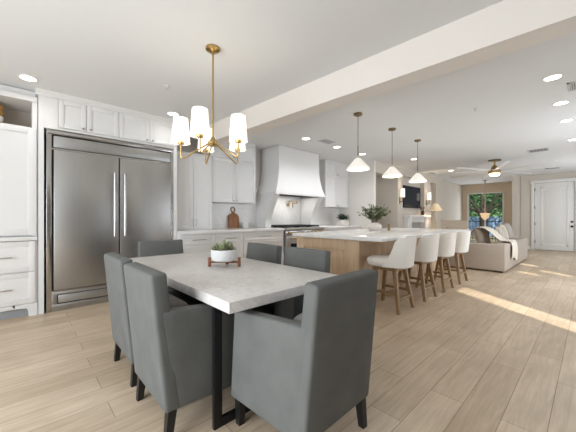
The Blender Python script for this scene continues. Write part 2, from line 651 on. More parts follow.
# baseboards and door casing
struct(MB().box(13.77, 13.8, 1.54, 1.85, 0, 0.11).build('baseboard_front', M['trim_white'], smooth=False))
struct(MB().box(13.28, 13.3, 1.86, 2.03, 0, 0.11).box(13.28, 13.77, 1.84, 1.86, 0, 0.11).build('baseboard_entry', M['trim_white'], smooth=False))
w = MB()
w.box(13.76, 13.8, 1.45, 1.54, 0, 2.43, 0.006)
w.box(13.76, 13.8, 0.30, 0.39, 0, 2.43, 0.006)
w.box(13.75, 13.8, 0.27, 1.57, 2.43, 2.54, 0.006)
struct(w.build('trim_2', M['trim_white']), 'white casing around the front door')
# front door
d1 = bpy.data.objects.new('door_1', None)
COL.objects.link(d1)
d1.location = (13.82, 0.92, 0)
struct(d1, 'white panelled front door with black hardware')
w = MB()
w.box(0, 0.05, -0.525, 0.525, 0.012, 2.425, 0.003)
w.build('door_slab', M['door'], d1)
w = MB()
for (a, c) in ((0.17, 2.28),):
    y0, y1 = -0.36, 0.36
    w.box(-0.012, 0.0, y0, y0 + 0.045, a, c, 0.005)
    w.box(-0.012, 0.0, y1 - 0.045, y1, a, c, 0.005)
    w.box(-0.012, 0.0, y0, y1, a, a + 0.045, 0.005)
    w.box(-0.012, 0.0, y0, y1, c - 0.045, c, 0.005)
    w.box(-0.010, 0.0, y0 + 0.12, y1 - 0.12, a + 0.12, c - 0.12, 0.009)
w.build('door_panel', M['door'], d1)
for z in (0.3, 0.95, 1.55, 2.2):
    MB().cyl((-0.015, 0.527, z - 0.05), (-0.015, 0.527, z + 0.05), 0.016, n=10).build('hinge', M['black'], d1)
MB().cyl((0, -0.45, 1.03), (-0.03, -0.45, 1.03), 0.035).cyl((-0.03, -0.45, 1.03), (-0.045, -0.45, 1.03), 0.015).build('deadbolt', M['black'], d1)
MB().cyl((0, -0.45, 0.87), (-0.02, -0.45, 0.87), 0.035).cyl((-0.02, -0.45, 0.87), (-0.06, -0.45, 0.87), 0.014).lathe([(0, -0.03), (0.025, -0.02), (0.033, 0), (0.025, 0.02), (0, 0.03)], (-0.07, -0.45, 0.87), 14).build('knob', M['black'], d1)
MB().box(-0.07, 0.06, -0.525, 0.525, 0, 0.011).build('threshold', M['stool_wood'], d1, smooth=False)
# nook window
wn = bpy.data.objects.new('window_1', None)
COL.objects.link(wn)
wn.location = (15.62, 3.38, 0)
wn.scale = (1, 1.1, 1)
struct(wn, 'tall white framed window of the nook looking onto trees')
w = MB()
w.box(-0.03, 0.08, -0.65, -0.60, 0, 2.33, 0.004)
w.box(-0.03, 0.08, 0.59, 0.65, 0, 2.33, 0.004)
w.box(-0.03, 0.08, -0.65, 0.65, 2.28, 2.33, 0.004)
w.box(-0.03, 0.08, -0.65, 0.65, 0, 0.06, 0.004)
w.box(0.0, 0.06, -0.025, 0.025, 0.06, 2.28, 0.004)
w.build('window_frame', M['trim_white'], wn)
MB().box(0.03, 0.036, -0.6, 0.59, 0.06, 2.28).build('pane', M['glass'], wn, smooth=False)

# ------------------------------------------------------------------ cabinetry helpers (fronts face -Y)
def shaker(parent, name, x0, x1, z0, z1, yf, m=None, rail=0.06, th=0.02):
    m = m or M['cab']
    b_ = MB()
    if (z1 - z0) < 0.16:
        b_.box(x0, x1, yf, yf + th, z0, z1, 0.002)
    else:
        r = min(rail, (z1 - z0) * 0.26)
        b_.box(x0, x0 + rail, yf, yf + th, z0, z1, 0.0015)
        b_.box(x1 - rail, x1, yf, yf + th, z0, z1, 0.0015)
        b_.box(x0 + rail, x1 - rail, yf, yf + th, z1 - r, z1, 0.0015)
        b_.box(x0 + rail, x1 - rail, yf, yf + th, z0, z0 + r, 0.0015)
        b_.box(x0 + rail - 0.002, x1 - rail + 0.002, yf + 0.010, yf + th, z0 + r - 0.002, z1 - r + 0.002)
    return b_.build(name, m, parent)


def bar_handle(parent, x, z, yf, length, horizontal=True, r=0.006, stand=0.032, m=None):
    b_ = MB()
    h = length / 2
    if horizontal:
        b_.cyl((x - h, yf - stand, z), (x + h, yf - stand, z), r, n=10)
        for s in (-1, 1):
            b_.cyl((x + s * h * 0.8, yf - stand, z), (x + s * h * 0.8, yf, z), r * 0.8, n=8)
    else:
        b_.cyl((x, yf - stand, z - h), (x, yf - stand, z + h), r, n=10)
        for s in (-1, 1):
            b_.cyl((x, yf - stand, z + s * h * 0.8), (x, yf, z + s * h * 0.8), r * 0.8, n=8)
    return b_.build('handle', m or M['nickel'], parent)


def knob(parent, x, z, yf):
    return MB().cyl((x, yf, z), (x, yf - 0.015, z), 0.006, n=8).cyl((x, yf - 0.015, z), (x, yf - 0.028, z), 0.014, 0.012, n=12).build('knob', M['nickel'], parent)


GAP = 0.004
WB = 5.215     # back of the cabinets, just off the wall

# --- left hutch cabinet (drawers below, tall door and open cubby above)
t = thing('hutch_cabinet', 'white tall hutch left of the fridge with open cubby and two drawers', 'cabinet', (-0.45, 4.60, 0))
x0, x1 = -0.62, 0.598
b_ = MB()
b_.box(x0, x1, 0.02, WB - 4.6, 0.10, 0.90)
b_.box(x0, x1, 0.06, WB - 4.6, 0.955, 2.27)
b_.box(x0, x1, WB - 4.6 - 0.02, WB - 4.6, 2.27, 2.60)
b_.box(x0, x1, 0.06, WB - 4.6, 2.59, 2.61)
b_.box(x1 - 0.045, x1, 0.04, WB - 4.6, 0.955, 2.61)
b_.box(x0, x0 + 0.045, 0.04, WB - 4.6, 0.955, 2.61)
b_.box(x0, x1, 0.02, 0.08, 2.58, 2.64, 0.006)
b_.box(x0, x1, 0.10, WB - 4.6, 2.63, 2.73)
b_.build('carcass', M['cab'], t, smooth=False)
b_ = MB()
b_.box(x0, x1 - 0.045, WB - 4.6 - 0.026, WB - 4.6 - 0.021, 2.275, 2.585)
b_.box(x1 - 0.050, x1 - 0.0455, 0.08, WB - 4.6 - 0.03, 2.275, 2.585)
b_.box(x0 + 0.05, x1 - 0.052, 0.065, WB - 4.63, 2.271, 2.275)
b_.build('cubby_lining', M['cubby'], t, smooth=False)
MB().box(x0, x1, -0.015, 0.55, 0.905, 0.952, 0.004).build('ledge', M['cab'], t)
fd = shaker(t, 'door', -0.02, x1 - 0.012, 0.970, 2.265, 0.025, rail=0.075)
bar_handle(fd, 0.04, 1.15, 0.025, 0.16, False)
shaker(t, 'door', x0 + 0.005, -0.025, 0.970, 2.265, 0.025, rail=0.075)
for z0, z1 in ((0.535, 0.895), (0.155, 0.527)):
    dr = shaker(t, 'drawer', x0 + 0.005, x1 - 0.02, z0, z1, 0.0)
    bar_handle(dr, 0.19, (z0 + z1) / 2, 0.0, 0.38, True)
foot = MB()
foot.prism([(x1, 0.0), (x1, 0.15), (x1 - 0.22, 0.15), (x1 - 0.21, 0.12), (x1 - 0.17, 0.105), (x1 - 0.10, 0.10), (x1 - 0.085, 0.07), (x1 - 0.08, 0.0)], 0.0, 0.03, 'y')
foot.box(x0, x1 - 0.2, 0.0, 0.03, 0.115, 0.15)
foot.build('bracket_foot', M['cab'], t, smooth=False)
MB().box(x0, x1 - 0.03, 0.06, 0.30, 0.0, 0.10).build('toe_kick', M['toe'], t, smooth=False)
# things in its cubby
t = thing('wicker_basket', 'honey coloured wicker basket at left edge inside the open cubby', 'basket', (-0.29, 4.97, 2.276))
MB().lathe([(0, 0), (0.11, 0.0), (0.135, 0.10), (0.14, 0.26), (0.125, 0.262), (0.12, 0.10), (0.0, 0.02)], n=28).build('basket_body', M['basket'], t)
MB().tube([(0.0, 0.137 * math.cos(a), 0.26 + 0.0 * a) if False else (0.135 * math.cos(a), 0.135 * math.sin(a), 0.26) for a in [2 * PI * i / 24 for i in range(24)] + [0]], 0.010, 6).build('rim', M['basket'], t)
tag(MB().lathe([(0, 0), (0.05, 0), (0.085, 0.05), (0.09, 0.075), (0.083, 0.075), (0.0, 0.015)], (-0.235, 4.735, 2.276), 24).build('bowl', M['ceramic']), 'small white bowl in front of the wicker basket in the cubby', 'bowl')

# --- refrigerator column pair
t = thing('refrigerator', 'large stainless steel double door refrigerator set into white cabinets', 'refrigerator', (1.015, 4.62, 0))
b_ = MB()
b_.box(-0.785, 0.785, 0.03, WB - 4.62, 0.05, 2.27)
b_.box(-0.785, -0.735, -0.004, 0.04, 0.0, 2.27, 0.003)
b_.box(0.735, 0.785, -0.004, 0.04, 0.0, 2.27, 0.003)
b_.box(-0.785, 0.785, -0.012, 0.04, 2.225, 2.275, 0.003)
b_.box(-0.735, 0.735, 0.0, 0.04, 2.03, 2.055)
b_.box(-0.735, 0.735, 0.0, 0.04, 0.245, 0.262)
b_.build('frame', M['steel_trim'], t)
MB().box(-0.73, 0.73, 0.012, 0.029, 0.05, 2.22).build('recess', M['dark_gap'], t, smooth=False)  # black sheet painting in the shade of the gaps around the doors
MB().box(-0.715, 0.73, -0.014, 0.028, 2.062, 2.205, 0.005).build('top_grille', M['steel'], t)
for a, c, hx in ((-0.715, -0.004, -0.066), (0.010, 0.725, 0.062)):
    dr = MB().box(a, c, -0.045, 0.028, 0.272, 2.022, 0.006).build('door', M['steel'], t)
    h = MB().cyl((hx, -0.105, 0.92), (hx, -0.105, 1.80), 0.016, n=14)
    for z in (0.98, 1.74):
        h.cyl((hx, -0.105, z), (hx, -0.044, z), 0.011, n=10)
    h.build('handle', M['steel_trim'], dr)
b_ = MB()
b_.box(-0.735, 0.735, 0.0, 0.03, 0.0, 0.05)
b_.box(-0.735, 0.735, -0.010, 0.03, 0.05, 0.085, 0.003)
b_.box(-0.735, 0.735, -0.004, 0.03, 0.205, 0.243, 0.003)
b_.box(-0.735, -0.68, -0.004, 0.03, 0.085, 0.205, 0.003)
b_.box(-0.67, 0.73, 0.002, 0.03, 0.095, 0.195, 0.003)
b_.build('bottom_grille', M['steel'], t)

# --- cabinet over the refrigerator with its side panels
t = thing('wall_cabinet', 'white four door cabinet bridging over the stainless refrigerator', 'cabinet', (1.0, 4.60, 0))
b_ = MB()
b_.box(-0.845, -0.793, 0, WB - 4.6, 0, 2.69)
b_.box(0.793, 0.845, 0, WB - 4.6, 0, 2.69)
b_.box(-0.793, 0.793, 0.02, WB - 4.6, 2.30, 2.69)
b_.box(-0.793, 0.793, 0.0, 0.02, 2.285, 2.31)
b_.box(-0.793, -0.66, 0.0, 0.02, 2.31, 2.69)
b_.build('carcass', M['cab'], t, smooth=False)
MB().prism([(0.0, 2.67), (0.0, 2.738), (-0.055, 2.738), (-0.05, 2.72), (-0.02, 2.69), (-0.02, 2.67)], -0.87, 0.85, 'x').box(-0.87, -0.845, 0, 0.2, 2.67, 2.738).build('crown', M['cab'], t, smooth=False)
for a, c, kx in ((-0.655, -0.365, -0.40), (-0.36, 0.012, -0.32), (0.018, 0.425, 0.385), (0.43, 0.80, 0.465)):
    dr = shaker(t, 'door', a, c, 2.315, 2.668, -0.018, rail=0.055)
    knob(dr, kx, 2.345, -0.018)

# --- tall cabinet standing on the worktop, with lit open cubby on top
t = thing('counter_cabinet', 'white tall two door cabinet on the worktop right of the refrigerator', 'cabinet', (1.87, 4.85, 0.957))
x1 = 0.74
b_ = MB()
b_.box(0, x1, 0.02, WB - 4.85, 0.0, 1.36)
b_.box(0, 0.03, 0.0, WB - 4.85, 1.36, 1.70)
b_.box(x1 - 0.03, x1, 0.0, WB - 4.85, 1.36, 1.70)
b_.box(0, x1, WB - 4.87, WB - 4.85, 1.36, 1.70)
b_.box(0, x1, 0.0, WB - 4.85, 1.66, 1.77)
b_.box(0, x1, 0.0, 0.02, 1.345, 1.37)
b_.build('carcass', M['cab'], t, smooth=False)
MB().box(0.031, x1 - 0.031, WB - 4.876, WB - 4.871, 1.365, 1.655).box(0.0305, 0.034, 0.02, 0.34, 1.365, 1.655).box(x1 - 0.034, x1 - 0.0305, 0.02, 0.34, 1.365, 1.655).build('cubby_lining', M['cubby'], t, smooth=False)
for a, c, kx in ((0.005, 0.366, 0.33), (0.372, x1 - 0.005, 0.41)):
    dr = shaker(t, 'door', a, c, 0.02, 1.34, 0.0)
    bar_handle(dr, kx, 0.13, 0.0, 0.13, False)

# --- upper cabinets left and right of the hood
def upper(label, xa, xb, y, zb, zs, n_frac):
    t = thing('wall_cabinet', label, 'cabinet', (xa, y, zb))
    wd = xb - xa
    b_ = MB()
    b_.box(0, wd, 0.02, WB - y, 0, 2.735 - zb)
    b_.box(-0.0, wd, 0.0, 0.02, 2.68 - zb, 2.735 - zb)
    b_.build('carcass', M['cab'], t, smooth=False)
    mid = wd * n_frac
    for a, c, s in ((0.004, mid - 0.002, 1), (mid + 0.002, wd - 0.004, -1)):
        kx = c - 0.035 if s > 0 else a + 0.035
        d_ = shaker(t, 'door', a, c, 0.004, zs - zb - 0.003, 0.0)
        knob(d_, kx, 0.04, 0.0)
        d_ = shaker(t, 'door', a, c, zs - zb + 0.003, 2.675 - zb, 0.0)
        knob(d_, kx, zs - zb + 0.04, 0.0)
    return t


upper('white stacked upper cabinet left of the range hood above the cutting board', 2.612, 3.63, 4.87, 1.475, 2.33, 0.5)
upper('white stacked upper cabinet right of the range hood above the small potted plant', 5.93, 6.995, 4.87, 1.465, 2.33, 0.5)

# --- base cabinets
def base_unit(label, xa, xb, y, drawers, doors=0, name='base_cabinet'):
    t = thing(name, label, 'cabinet', (xa, y, 0))
    wd = xb - xa
    b_ = MB()
    b_.box(0.001, wd - 0.001, 0.02, WB - y, 0.10, 0.905)
    b_.box(0.001, wd - 0.001, 0.08, 0.12, 0.0, 0.10)
    b_.build('carcass', M['cab'], t, smooth=False)
    zt = 0.895
    for h in drawers:
        d_ = shaker(t, 'drawer', 0.006, wd - 0.006, zt - h + 0.004, zt, 0.0, rail=0.05)
        bar_handle(d_, wd / 2, zt - h / 2, 0.0, min(0.3, wd * 0.4), True)
        zt -= h
    if doors:
        for k in range(doors):
            a = 0.006 + k * (wd - 0.012) / doors
            c = a + (wd - 0.012) / doors - 0.003
            d_ = shaker(t, 'door', a, c, 0.11, zt, 0.0)
            bar_handle(d_, c - 0.04 if k == 0 else a + 0.04, zt - 0.12, 0.0, 0.13, False)
    return t


base_unit('white base cabinet with drawers nearest the refrigerator', 1.85, 2.48, 4.48, (0.17, 0.30, 0.32))
base_unit('white base cabinet with drawers below the cutting board', 2.48, 3.05, 4.48, (0.17, 0.30, 0.32))
base_unit('white base cabinet with drawers directly left of the range', 3.05, 4.075, 4.48, (0.17, 0.30, 0.32))
base_unit('white base cabinet directly right of the range', 5.345, 6.17, 4.48, (0.17,), 2)
base_unit('white base cabinet in the far right kitchen corner', 6.17, 6.995, 4.48, (0.17,), 2)
tag(MB().box(1.85, 4.078, 4.45, WB, 0.906, 0.956, 0.004).build('worktop', M['quartz']), 'white quartz worktop between refrigerator and range', 'worktop')
tag(MB().box(5.343, 6.995, 4.45, WB, 0.906, 0.956, 0.004).build('worktop', M['quartz']), 'white quartz worktop right of the range under the potted plant', 'worktop')
struct(MB().box(2.615, 3.80, 5.205, 5.2195, 0.957, 1.473).box(3.80, 5.60, 5.205, 5.2195, 0.957, 1.9).box(5.60, 6.995, 5.205, 5.2195, 0.957, 1.463).build('trim_3', M['splash'], smooth=False), 'white marble slab backsplash')

# --- range hood: plaster body that flares at the bottom, on two curved legs
t = thing('range_hood', 'white plaster range hood with flared curved sides above the range', 'range hood', (4.69, 5.2, 0.957))
prof = []   # (half width, front y, z) from the bottom up
for k in range(15):
    u = k / 14
    z = 1.68 + u * (2.735 - 1.68)
    fl = max(0.0, 1 - u / 0.62)
    fl = fl ** 2.0
    prof.append((0.655 + 0.165 * fl, 4.585 - 0.075 * fl, z))
rings = []
for hw, fy, z in [(prof[0][0], prof[0][1], 1.68)] + prof:
    rings.append([(-hw, 0.0, z - 0.957), (-hw, fy - 5.2, z - 0.957), (hw, fy - 5.2, z - 0.957), (hw, 0.0, z - 0.957)])
b_ = MB()
# front and sides as a shell, open underneath
outer = rings[1:]
b_.grid([[Vector(r[0]), Vector(r[1])] for r in outer])
b_.grid([[Vector(r[1]).lerp(Vector(r[2]), q / 6) for q in range(7)] for r in outer])
b_.grid([[Vector(r[2]), Vector(r[3])] for r in outer])
o_b = rings[1]
b_.box(-0.815, 0.815, 4.512 - 5.2, 4.56 - 5.2, 1.68 - 0.957, 1.72 - 0.957)
b_.box(-0.815, -0.645, 4.53 - 5.2, 0.0, 1.681 - 0.957, 1.72 - 0.957)
b_.box(0.645, 0.815, 4.53 - 5.2, 0.0, 1.681 - 0.957, 1.72 - 0.957)
bmesh.ops.recalc_face_normals(b_.bm, faces=b_.bm.faces)
b_.build('hood_body', M['cab'], t, angle=30)
MB().box(-0.645, 0.645, 4.56 - 5.2, 0.0, 1.715 - 0.957, 1.735 - 0.957).build('vent_insert', M['iron'], t, smooth=False)
light('hood_lamp', 'AREA', (0, -0.35, 1.70 - 0.957), 5, (1, 0.97, 0.92), 0.9, 0.25, (0, 0, -1), parent=t)
for s in (-1, 1):
    pts = [(0.0, 0.001), (4.86 - 5.2, 0.001)]
    for k in range(13):
        u = k / 12
        z = 0.957 + u * (1.70 - 0.957)
        y = 4.86 - 0.30 * (1 - math.cos(u * PI / 2)) ** 1.05
        pts.append((y - 5.2, z - 0.957 + 0.002))
    pts.append((0.0, 1.70 - 0.957))
    xa, xb = (-0.802, -0.645) if s < 0 else (0.645, 0.802)
    MB().prism(pts, xa, xb, 'x').build('curved_leg', M['cab'], t, angle=40)

# --- range
t = thing('range', 'stainless professional range with black grates under the plaster hood', 'range', (4.71, 4.44, 0))
b_ = MB()
b_.box(-0.62, 0.62, 0.02, 0.755, 0.12, 0.93)
b_.prism([(-0.035, 0.90), (-0.045, 0.925), (-0.035, 0.95), (0.02, 0.955), (0.08, 0.955), (0.08, 0.90)], -0.622, 0.622, 'x')
b_.build('range_body', M['steel'], t)
MB().box(-0.62, 0.62, 0.08, 0.75, 0.93, 0.957).build('cooktop', M['iron'], t)
MB().box(-0.62, 0.62, -0.012, 0.025, 0.80, 0.895, 0.004).build('control_panel', M['steel_trim'], t)
for k in range(8):
    x = -0.54 + k * 1.08 / 7
    MB().cyl((x, -0.012, 0.848), (x, -0.055, 0.848), 0.027, 0.022, n=14).build('control_knob', M['brass'], t)
for a, c in ((-0.615, 0.14), (0.15, 0.615)):
    d_ = MB().box(a, c, -0.03, 0.02, 0.20, 0.785, 0.006).build('oven_door', M['steel'], t)
    MB().cyl((a + 0.06, -0.085, 0.735), (c - 0.06, -0.085, 0.735), 0.013, n=12).cyl((a + 0.1, -0.085, 0.735), (a + 0.1, -0.028, 0.735), 0.009, n=8).cyl((c - 0.1, -0.085, 0.735), (c - 0.1, -0.028, 0.735), 0.009, n=8).build('handle', M['brass'], d_)
    MB().box(a + 0.12, c - 0.12, -0.034, -0.028, 0.34, 0.62, 0.002).build('oven_window', M['tv'], d_)
for k in range(3):
    xa = -0.60 + k * 0.405
    g = MB()
    for q in range(5):
        y = 0.12 + q * 0.145
        g.box(xa, xa + 0.39, y, y + 0.02, 0.975, 1.005, 0.003)
    for q in range(4):
        x = xa + q * 0.123
        g.box(x, x + 0.02, 0.12, 0.72, 0.975, 1.002, 0.003)
    for x in (xa + 0.005, xa + 0.37):
        for y in (0.125, 0.705):
            g.box(x, x + 0.014, y, y + 0.014, 0.957, 0.98)
    for (x, y) in ((xa + 0.2, 0.27), (xa + 0.2, 0.57)):
        g.cyl((x, y, 0.957), (x, y, 0.978), 0.055, 0.05, n=16)
    g.build('grate', M['iron'], t)
for x in (-0.56, 0.56):
    for y in (0.1, 0.68):
        MB().cyl((x, y, 0.0), (x, y, 0.12), 0.022, n=10).build('leg', M['steel_trim'], t)
# pot filler on the wall above the range
t = thing('pot_filler', 'brass folding pot filler tap on the marble above the range', 'tap', (4.86, 5.205, 1.50))
MB().cyl((0, 0, 0), (0, -0.02, 0), 0.035).cyl((0, -0.02, 0), (0, -0.07, 0), 0.013).tube([(0, -0.06, -0.05), (0, -0.06, 0.10)], 0.011).build('valve', M['brass'], t)
MB().tube([(0, -0.06, 0.09), (0.24, -0.10, 0.09)], 0.010).tube([(0.24, -0.10, 0.09), (0.24, -0.10, 0.03)], 0.012).tube([(0.24, -0.10, 0.035), (0.04, -0.15, 0.035)], 0.010).build('arm', M['brass'], t)
MB().tube([(0.04, -0.15, 0.045), (0.04, -0.15, -0.07)], 0.011).build('spout', M['brass'], t)

# cutting board, cup, plant on the kitchen worktop
t = thing('cutting_board', 'walnut cutting board with ring handle leaning on the backsplash', 'cutting board', (3.27, 5.135, 0.957))
b_ = MB()
poly = [(-0.13, 0.0), (0.13, 0.0), (0.132, 0.16)]
for k in range(9):
    a = k / 8 * PI / 2
    poly.append((0.04 + 0.092 * math.cos(a), 0.22 + 0.09 * math.sin(a)))
poly += [(0.03, 0.345), (-0.03, 0.345)]
for k in range(9):
    a = PI / 2 + k / 8 * PI / 2
    poly.append((-0.04 + 0.092 * math.cos(a), 0.22 + 0.09 * math.sin(a)))
poly += [(-0.132, 0.16)]
b_.prism(poly, 0.0, 0.022, 'y', 0.003)
o = b_.build('board', M['walnut'], t)
b_ = MB()
b_.tube([(0.045 * math.cos(a), 0.011, 0.395 + 0.052 * math.sin(a)) for a in [2 * PI * i / 24 for i in range(25)]], 0.013, 8)
o2 = b_.build('ring_handle', M['stool_wood'], t)
t.rotation_euler = (R(-7), 0, 0)
t = thing('cup', 'small white cup beside the cutting board', 'cup', (3.52, 5.09, 0.957))
MB().lathe([(0, 0), (0.055, 0), (0.07, 0.02), (0.075, 0.12), (0.068, 0.12), (0.062, 0.02), (0, 0.012)], n=24).build('cup_body', M['ceramic'], t)
MB().tube([(0.07 + 0.035 * math.sin(a), 0, 0.065 - 0.04 * math.cos(a)) for a in [PI * i / 10 for i in range(11)]], 0.007, 6).build('handle', M['ceramic'], t)
t = thing('potted_plant', 'small dark green plant in a white box planter on the right worktop', 'plant', (6.60, 4.78, 0.957))
MB().box(-0.17, 0.17, -0.09, 0.09, 0.0, 0.14, 0.008).build('pot', M['stoneware'], t)
random.seed(3)
b_ = MB()
for k in range(260):
    a = random.uniform(0, 2 * PI)
    rr = random.random() ** 0.5
    p = Vector((0.13 * rr * math.cos(a), 0.07 * rr * math.sin(a), 0.135 + random.uniform(0, 0.05)))
    d_ = Vector((math.cos(a) * rr * 0.7, math.sin(a) * rr * 0.7, random.uniform(0.25, 1.0)))
    b_.leaf(p + d_ * random.uniform(0, 0.11), d_, (0, 0, 1), random.uniform(0.05, 0.09), 0.016)
b_.build('foliage', M['dark_leaf'], t, smooth=False)

# ------------------------------------------------------------------ island
t = thing('kitchen_island', 'light oak kitchen island base with panelled end and recessed front', 'island', (3.32, 2.15, 0))
LX, LY = 3.50, 1.18
b_ = MB()
b_.box(0.10, LX - 0.10, 0.06, LY - 0.02, 0.10, 0.873)
b_.box(0.12, LX - 0.12, 0.10, LY - 0.06, 0.0, 0.10)
b_.build('body', M['oak'], t, smooth=False)
b_ = MB()   # end panel with recessed field
b_.box(0.0, 0.10, 0.0, 0.22, 0.0, 0.873, 0.002)
b_.box(0.0, 0.10, LY - 0.16, LY, 0.0, 0.873, 0.002)
b_.box(0.0, 0.10, 0.22, LY - 0.16, 0.72, 0.873, 0.002)
b_.box(0.0, 0.10, 0.22, LY - 0.16, 0.0, 0.14, 0.002)
b_.box(0.022, 0.10, 0.21, LY - 0.15, 0.13, 0.73)
b_.build('end_panel', M['oak'], t)
b_ = MB()
b_.box(LX - 0.10, LX, 0.0, LY, 0.0, 0.873, 0.002)
b_.build('end_panel', M['oak'], t)
n = 5
wd = (LX - 0.2) / n
for k in range(n):
    shaker(t, 'front_panel', 0.10 + k * wd + 0.004, 0.10 + (k + 1) * wd - 0.004, 0.11, 0.868, 0.04, M['oak'], rail=0.075)
tag(MB().box(3.245, 6.94, 1.765, 3.36, 0.876, 0.926, 0.005).build('worktop', M['quartz']), 'white quartz slab on the oak island with seating overhang', 'worktop')
# vase of olive branches on the island
t = thing('vase_of_branches', 'rounded white vase of leafy olive branches on the island', 'plant', (4.95, 2.86, 0.927))
MB().lathe([(0, 0), (0.085, 0.0), (0.125, 0.03), (0.140, 0.075), (0.125, 0.12), (0.085, 0.145), (0.078, 0.155), (0.070, 0.155), (0.076, 0.14), (0.115, 0.11), (0.12, 0.05), (0.0, 0.02)], n=36).build('vase', M['stoneware'], t)
random.seed(11)
st, fo = MB(), MB()
for k in range(46):
    a = random.uniform(0, 2 * PI)
    lean = 1.12 * random.random() ** 0.7
    ln = random.uniform(0.24, 0.38)
    base = Vector((0.035 * math.cos(a), 0.035 * math.sin(a), 0.12))
    pts = []
    for q in range(7):
        u = q / 6
        th_ = lean * u ** 0.6
        pts.append(base + Vector((math.cos(a) * math.sin(th_) * ln * u, math.sin(a) * math.sin(th_) * ln * u, math.cos(th_ * 0.85) * ln * u + 0.02)))
    st.tube(pts, lambda u: 0.0035 - 0.002 * u, 5)
    for q in range(26):
        u = random.uniform(0.25, 1.0)
        i = min(5, int(u * 6))
        p = pts[i].lerp(pts[i + 1], u * 6 - i)
        d_ = (pts[i + 1] - pts[i]).normalized() * 0.6 + Vector((random.uniform(-1, 1), random.uniform(-1, 1), random.uniform(-0.6, 0.9)))
        fo.leaf(p, d_, (random.uniform(-0.8, 0.8), random.uniform(-0.8, 0.8), 1), random.uniform(0.034, 0.060), random.uniform(0.011, 0.018))
st.build('stems', M['stem'], t)
fo.build('foliage', M['leaf'], t, smooth=False)
t = thing('pepper_mill', 'small brass pepper mill on the island beside the white vase', 'pepper mill', (5.30, 2.74, 0.927))
MB().lathe([(0, 0), (0.026, 0), (0.027, 0.02), (0.018, 0.05), (0.022, 0.085), (0.024, 0.09), (0, 0.09)], n=20).build('mill_body', M['bronze'], t)
MB().lathe([(0.012, 0.09), (0.022, 0.10), (0.02, 0.125), (0.008, 0.135), (0, 0.137)], n=20).build('mill_top', M['bronze'], t)

# ------------------------------------------------------------------ counter stools (front faces +Y, backs to the camera side)
SWIVEL = R(11)


def make_stool(label, loc):
    t = thing('counter_stool', label, 'stool', loc, 0, 'counter stools along the island')
    s_ = MB()
    rings = []
    for z, sx, fy, by in ((0.555, 0.205, 0.235, -0.25), (0.57, 0.222, 0.26, -0.265), (0.61, 0.228, 0.275, -0.27), (0.645, 0.225, 0.27, -0.265), (0.662, 0.20, 0.245, -0.25)):
        ring = []
        for k in range(32):
            a = 2 * PI * k / 32
            ca, sa = math.cos(a), math.sin(a)
            e_ = 0.55
            x = sx * math.copysign(abs(ca) ** e_, ca)
            y = math.copysign(abs(sa) ** e_, sa)
            y = y * (fy if y > 0 else -by)
            ring.append((x, y, z))
        rings.append(ring)
    s_.loft(rings).build('seat', M['stool_fabric'], t, angle=60).rotation_euler.z = SWIVEL
    rows = []
    nz, na = 12, 25
    inner, outer_ = [], []
    for i in range(nz + 1):
        u = i / nz
        z = 0.56 + u * 0.38
        tm = R(92) * (1 - u) + R(80) * u if u < 0.85 else (R(92) * 0.15 + R(80) * 0.85) - (u - 0.85) / 0.15 * R(8)
        ro, ri = [], []
        rx = 0.255 - 0.04 * u
        ry = 0.275 - 0.015 * u
        for k in range(na):
            a = -tm + 2 * tm * k / (na - 1)
            e_ = 0.62
            sx = math.copysign(abs(math.sin(a)) ** e_, math.sin(a))
            cy = math.copysign(abs(math.cos(a)) ** e_, math.cos(a))
            zz = z - (0.012 * (abs(k - 12) / 12) ** 4 if u > 0.9 else 0)
            p = Vector((rx * sx, -ry * cy - 0.055 * u, zz))
            th_ = 0.045 * (1 - 0.35 * u)
            q_ = Vector((rx * sx * (1 - th_ / rx), (-ry * cy) * (1 - th_ / ry) - 0.055 * u, zz))
            ro.append(p)
            ri.append(q_)
        outer_.append(ro)
        inner.append(ri)
    bk = MB()
    loops = [o_ + list(reversed(i_)) for o_, i_ in zip(outer_, inner)]
    bk.loft(loops).build('backrest', M['stool_fabric'], t, angle=50).rotation_euler.z = SWIVEL
    MB().box(-0.165, 0.165, -0.165, 0.165, 0.505, 0.552, 0.006).build('seat_frame', M['stool_wood'], t)
    for sx in (-1, 1):
        for sy in (-1, 1):
            b2 = bmesh.new()
            top = Vector((sx * 0.135, sy * 0.135, 0.506))
            bot = Vector((sx * 0.205, sy * 0.215, 0.0))
            vs = []
            for p, r in ((bot, 0.017), (top, 0.024)):
                vs.append([p + Vector((dx * r, dy * r, 0)) for dx, dy in ((-1, -1), (1, -1), (1, 1), (-1, 1))])
            b2.free()
            MB().loft(vs).build('leg', M['stool_wood'], t, smooth=False)
    for z, ax in ((0.165, 'f'), (0.165, 'b'), (0.23, 'l'), (0.23, 'r')):
        u = 1 - z / 0.506
        hx = 0.135 + 0.07 * u
        hy = 0.135 + 0.08 * u
        r = 0.012
        b_ = MB()
        if ax in 'fb':
            y = hy if ax == 'f' else -hy
            b_.box(-hx + 0.015, hx - 0.015, y - r, y + r, z - r * 1.3, z + r * 1.3, 0.003)
        else:
            x = hx if ax == 'r' else -hx
            b_.box(x - r, x + r, -hy + 0.015, hy - 0.015, z - r * 1.3, z + r * 1.3, 0.003)
        b_.build('stretcher', M['stool_wood'], t)
    return t


s0 = make_stool('cream upholstered counter stool nearest the dining table at the island corner', (3.55, 1.82, 0))
for x, lb in ((4.32, 'second cream counter stool from the dining table along the island'),
              (5.08, 'third cream counter stool from the dining table along the island'),
              (5.86, 'farthest cream counter stool along the island, beside the sofa')):
    c = dup(s0, (x, 1.81, 0), 0, lb)
    for ch in c.children:
        if ch.name.split('.')[0] in ('seat', 'backrest'):
            ch.rotation_euler.z = R(15 - 2.0 * x)

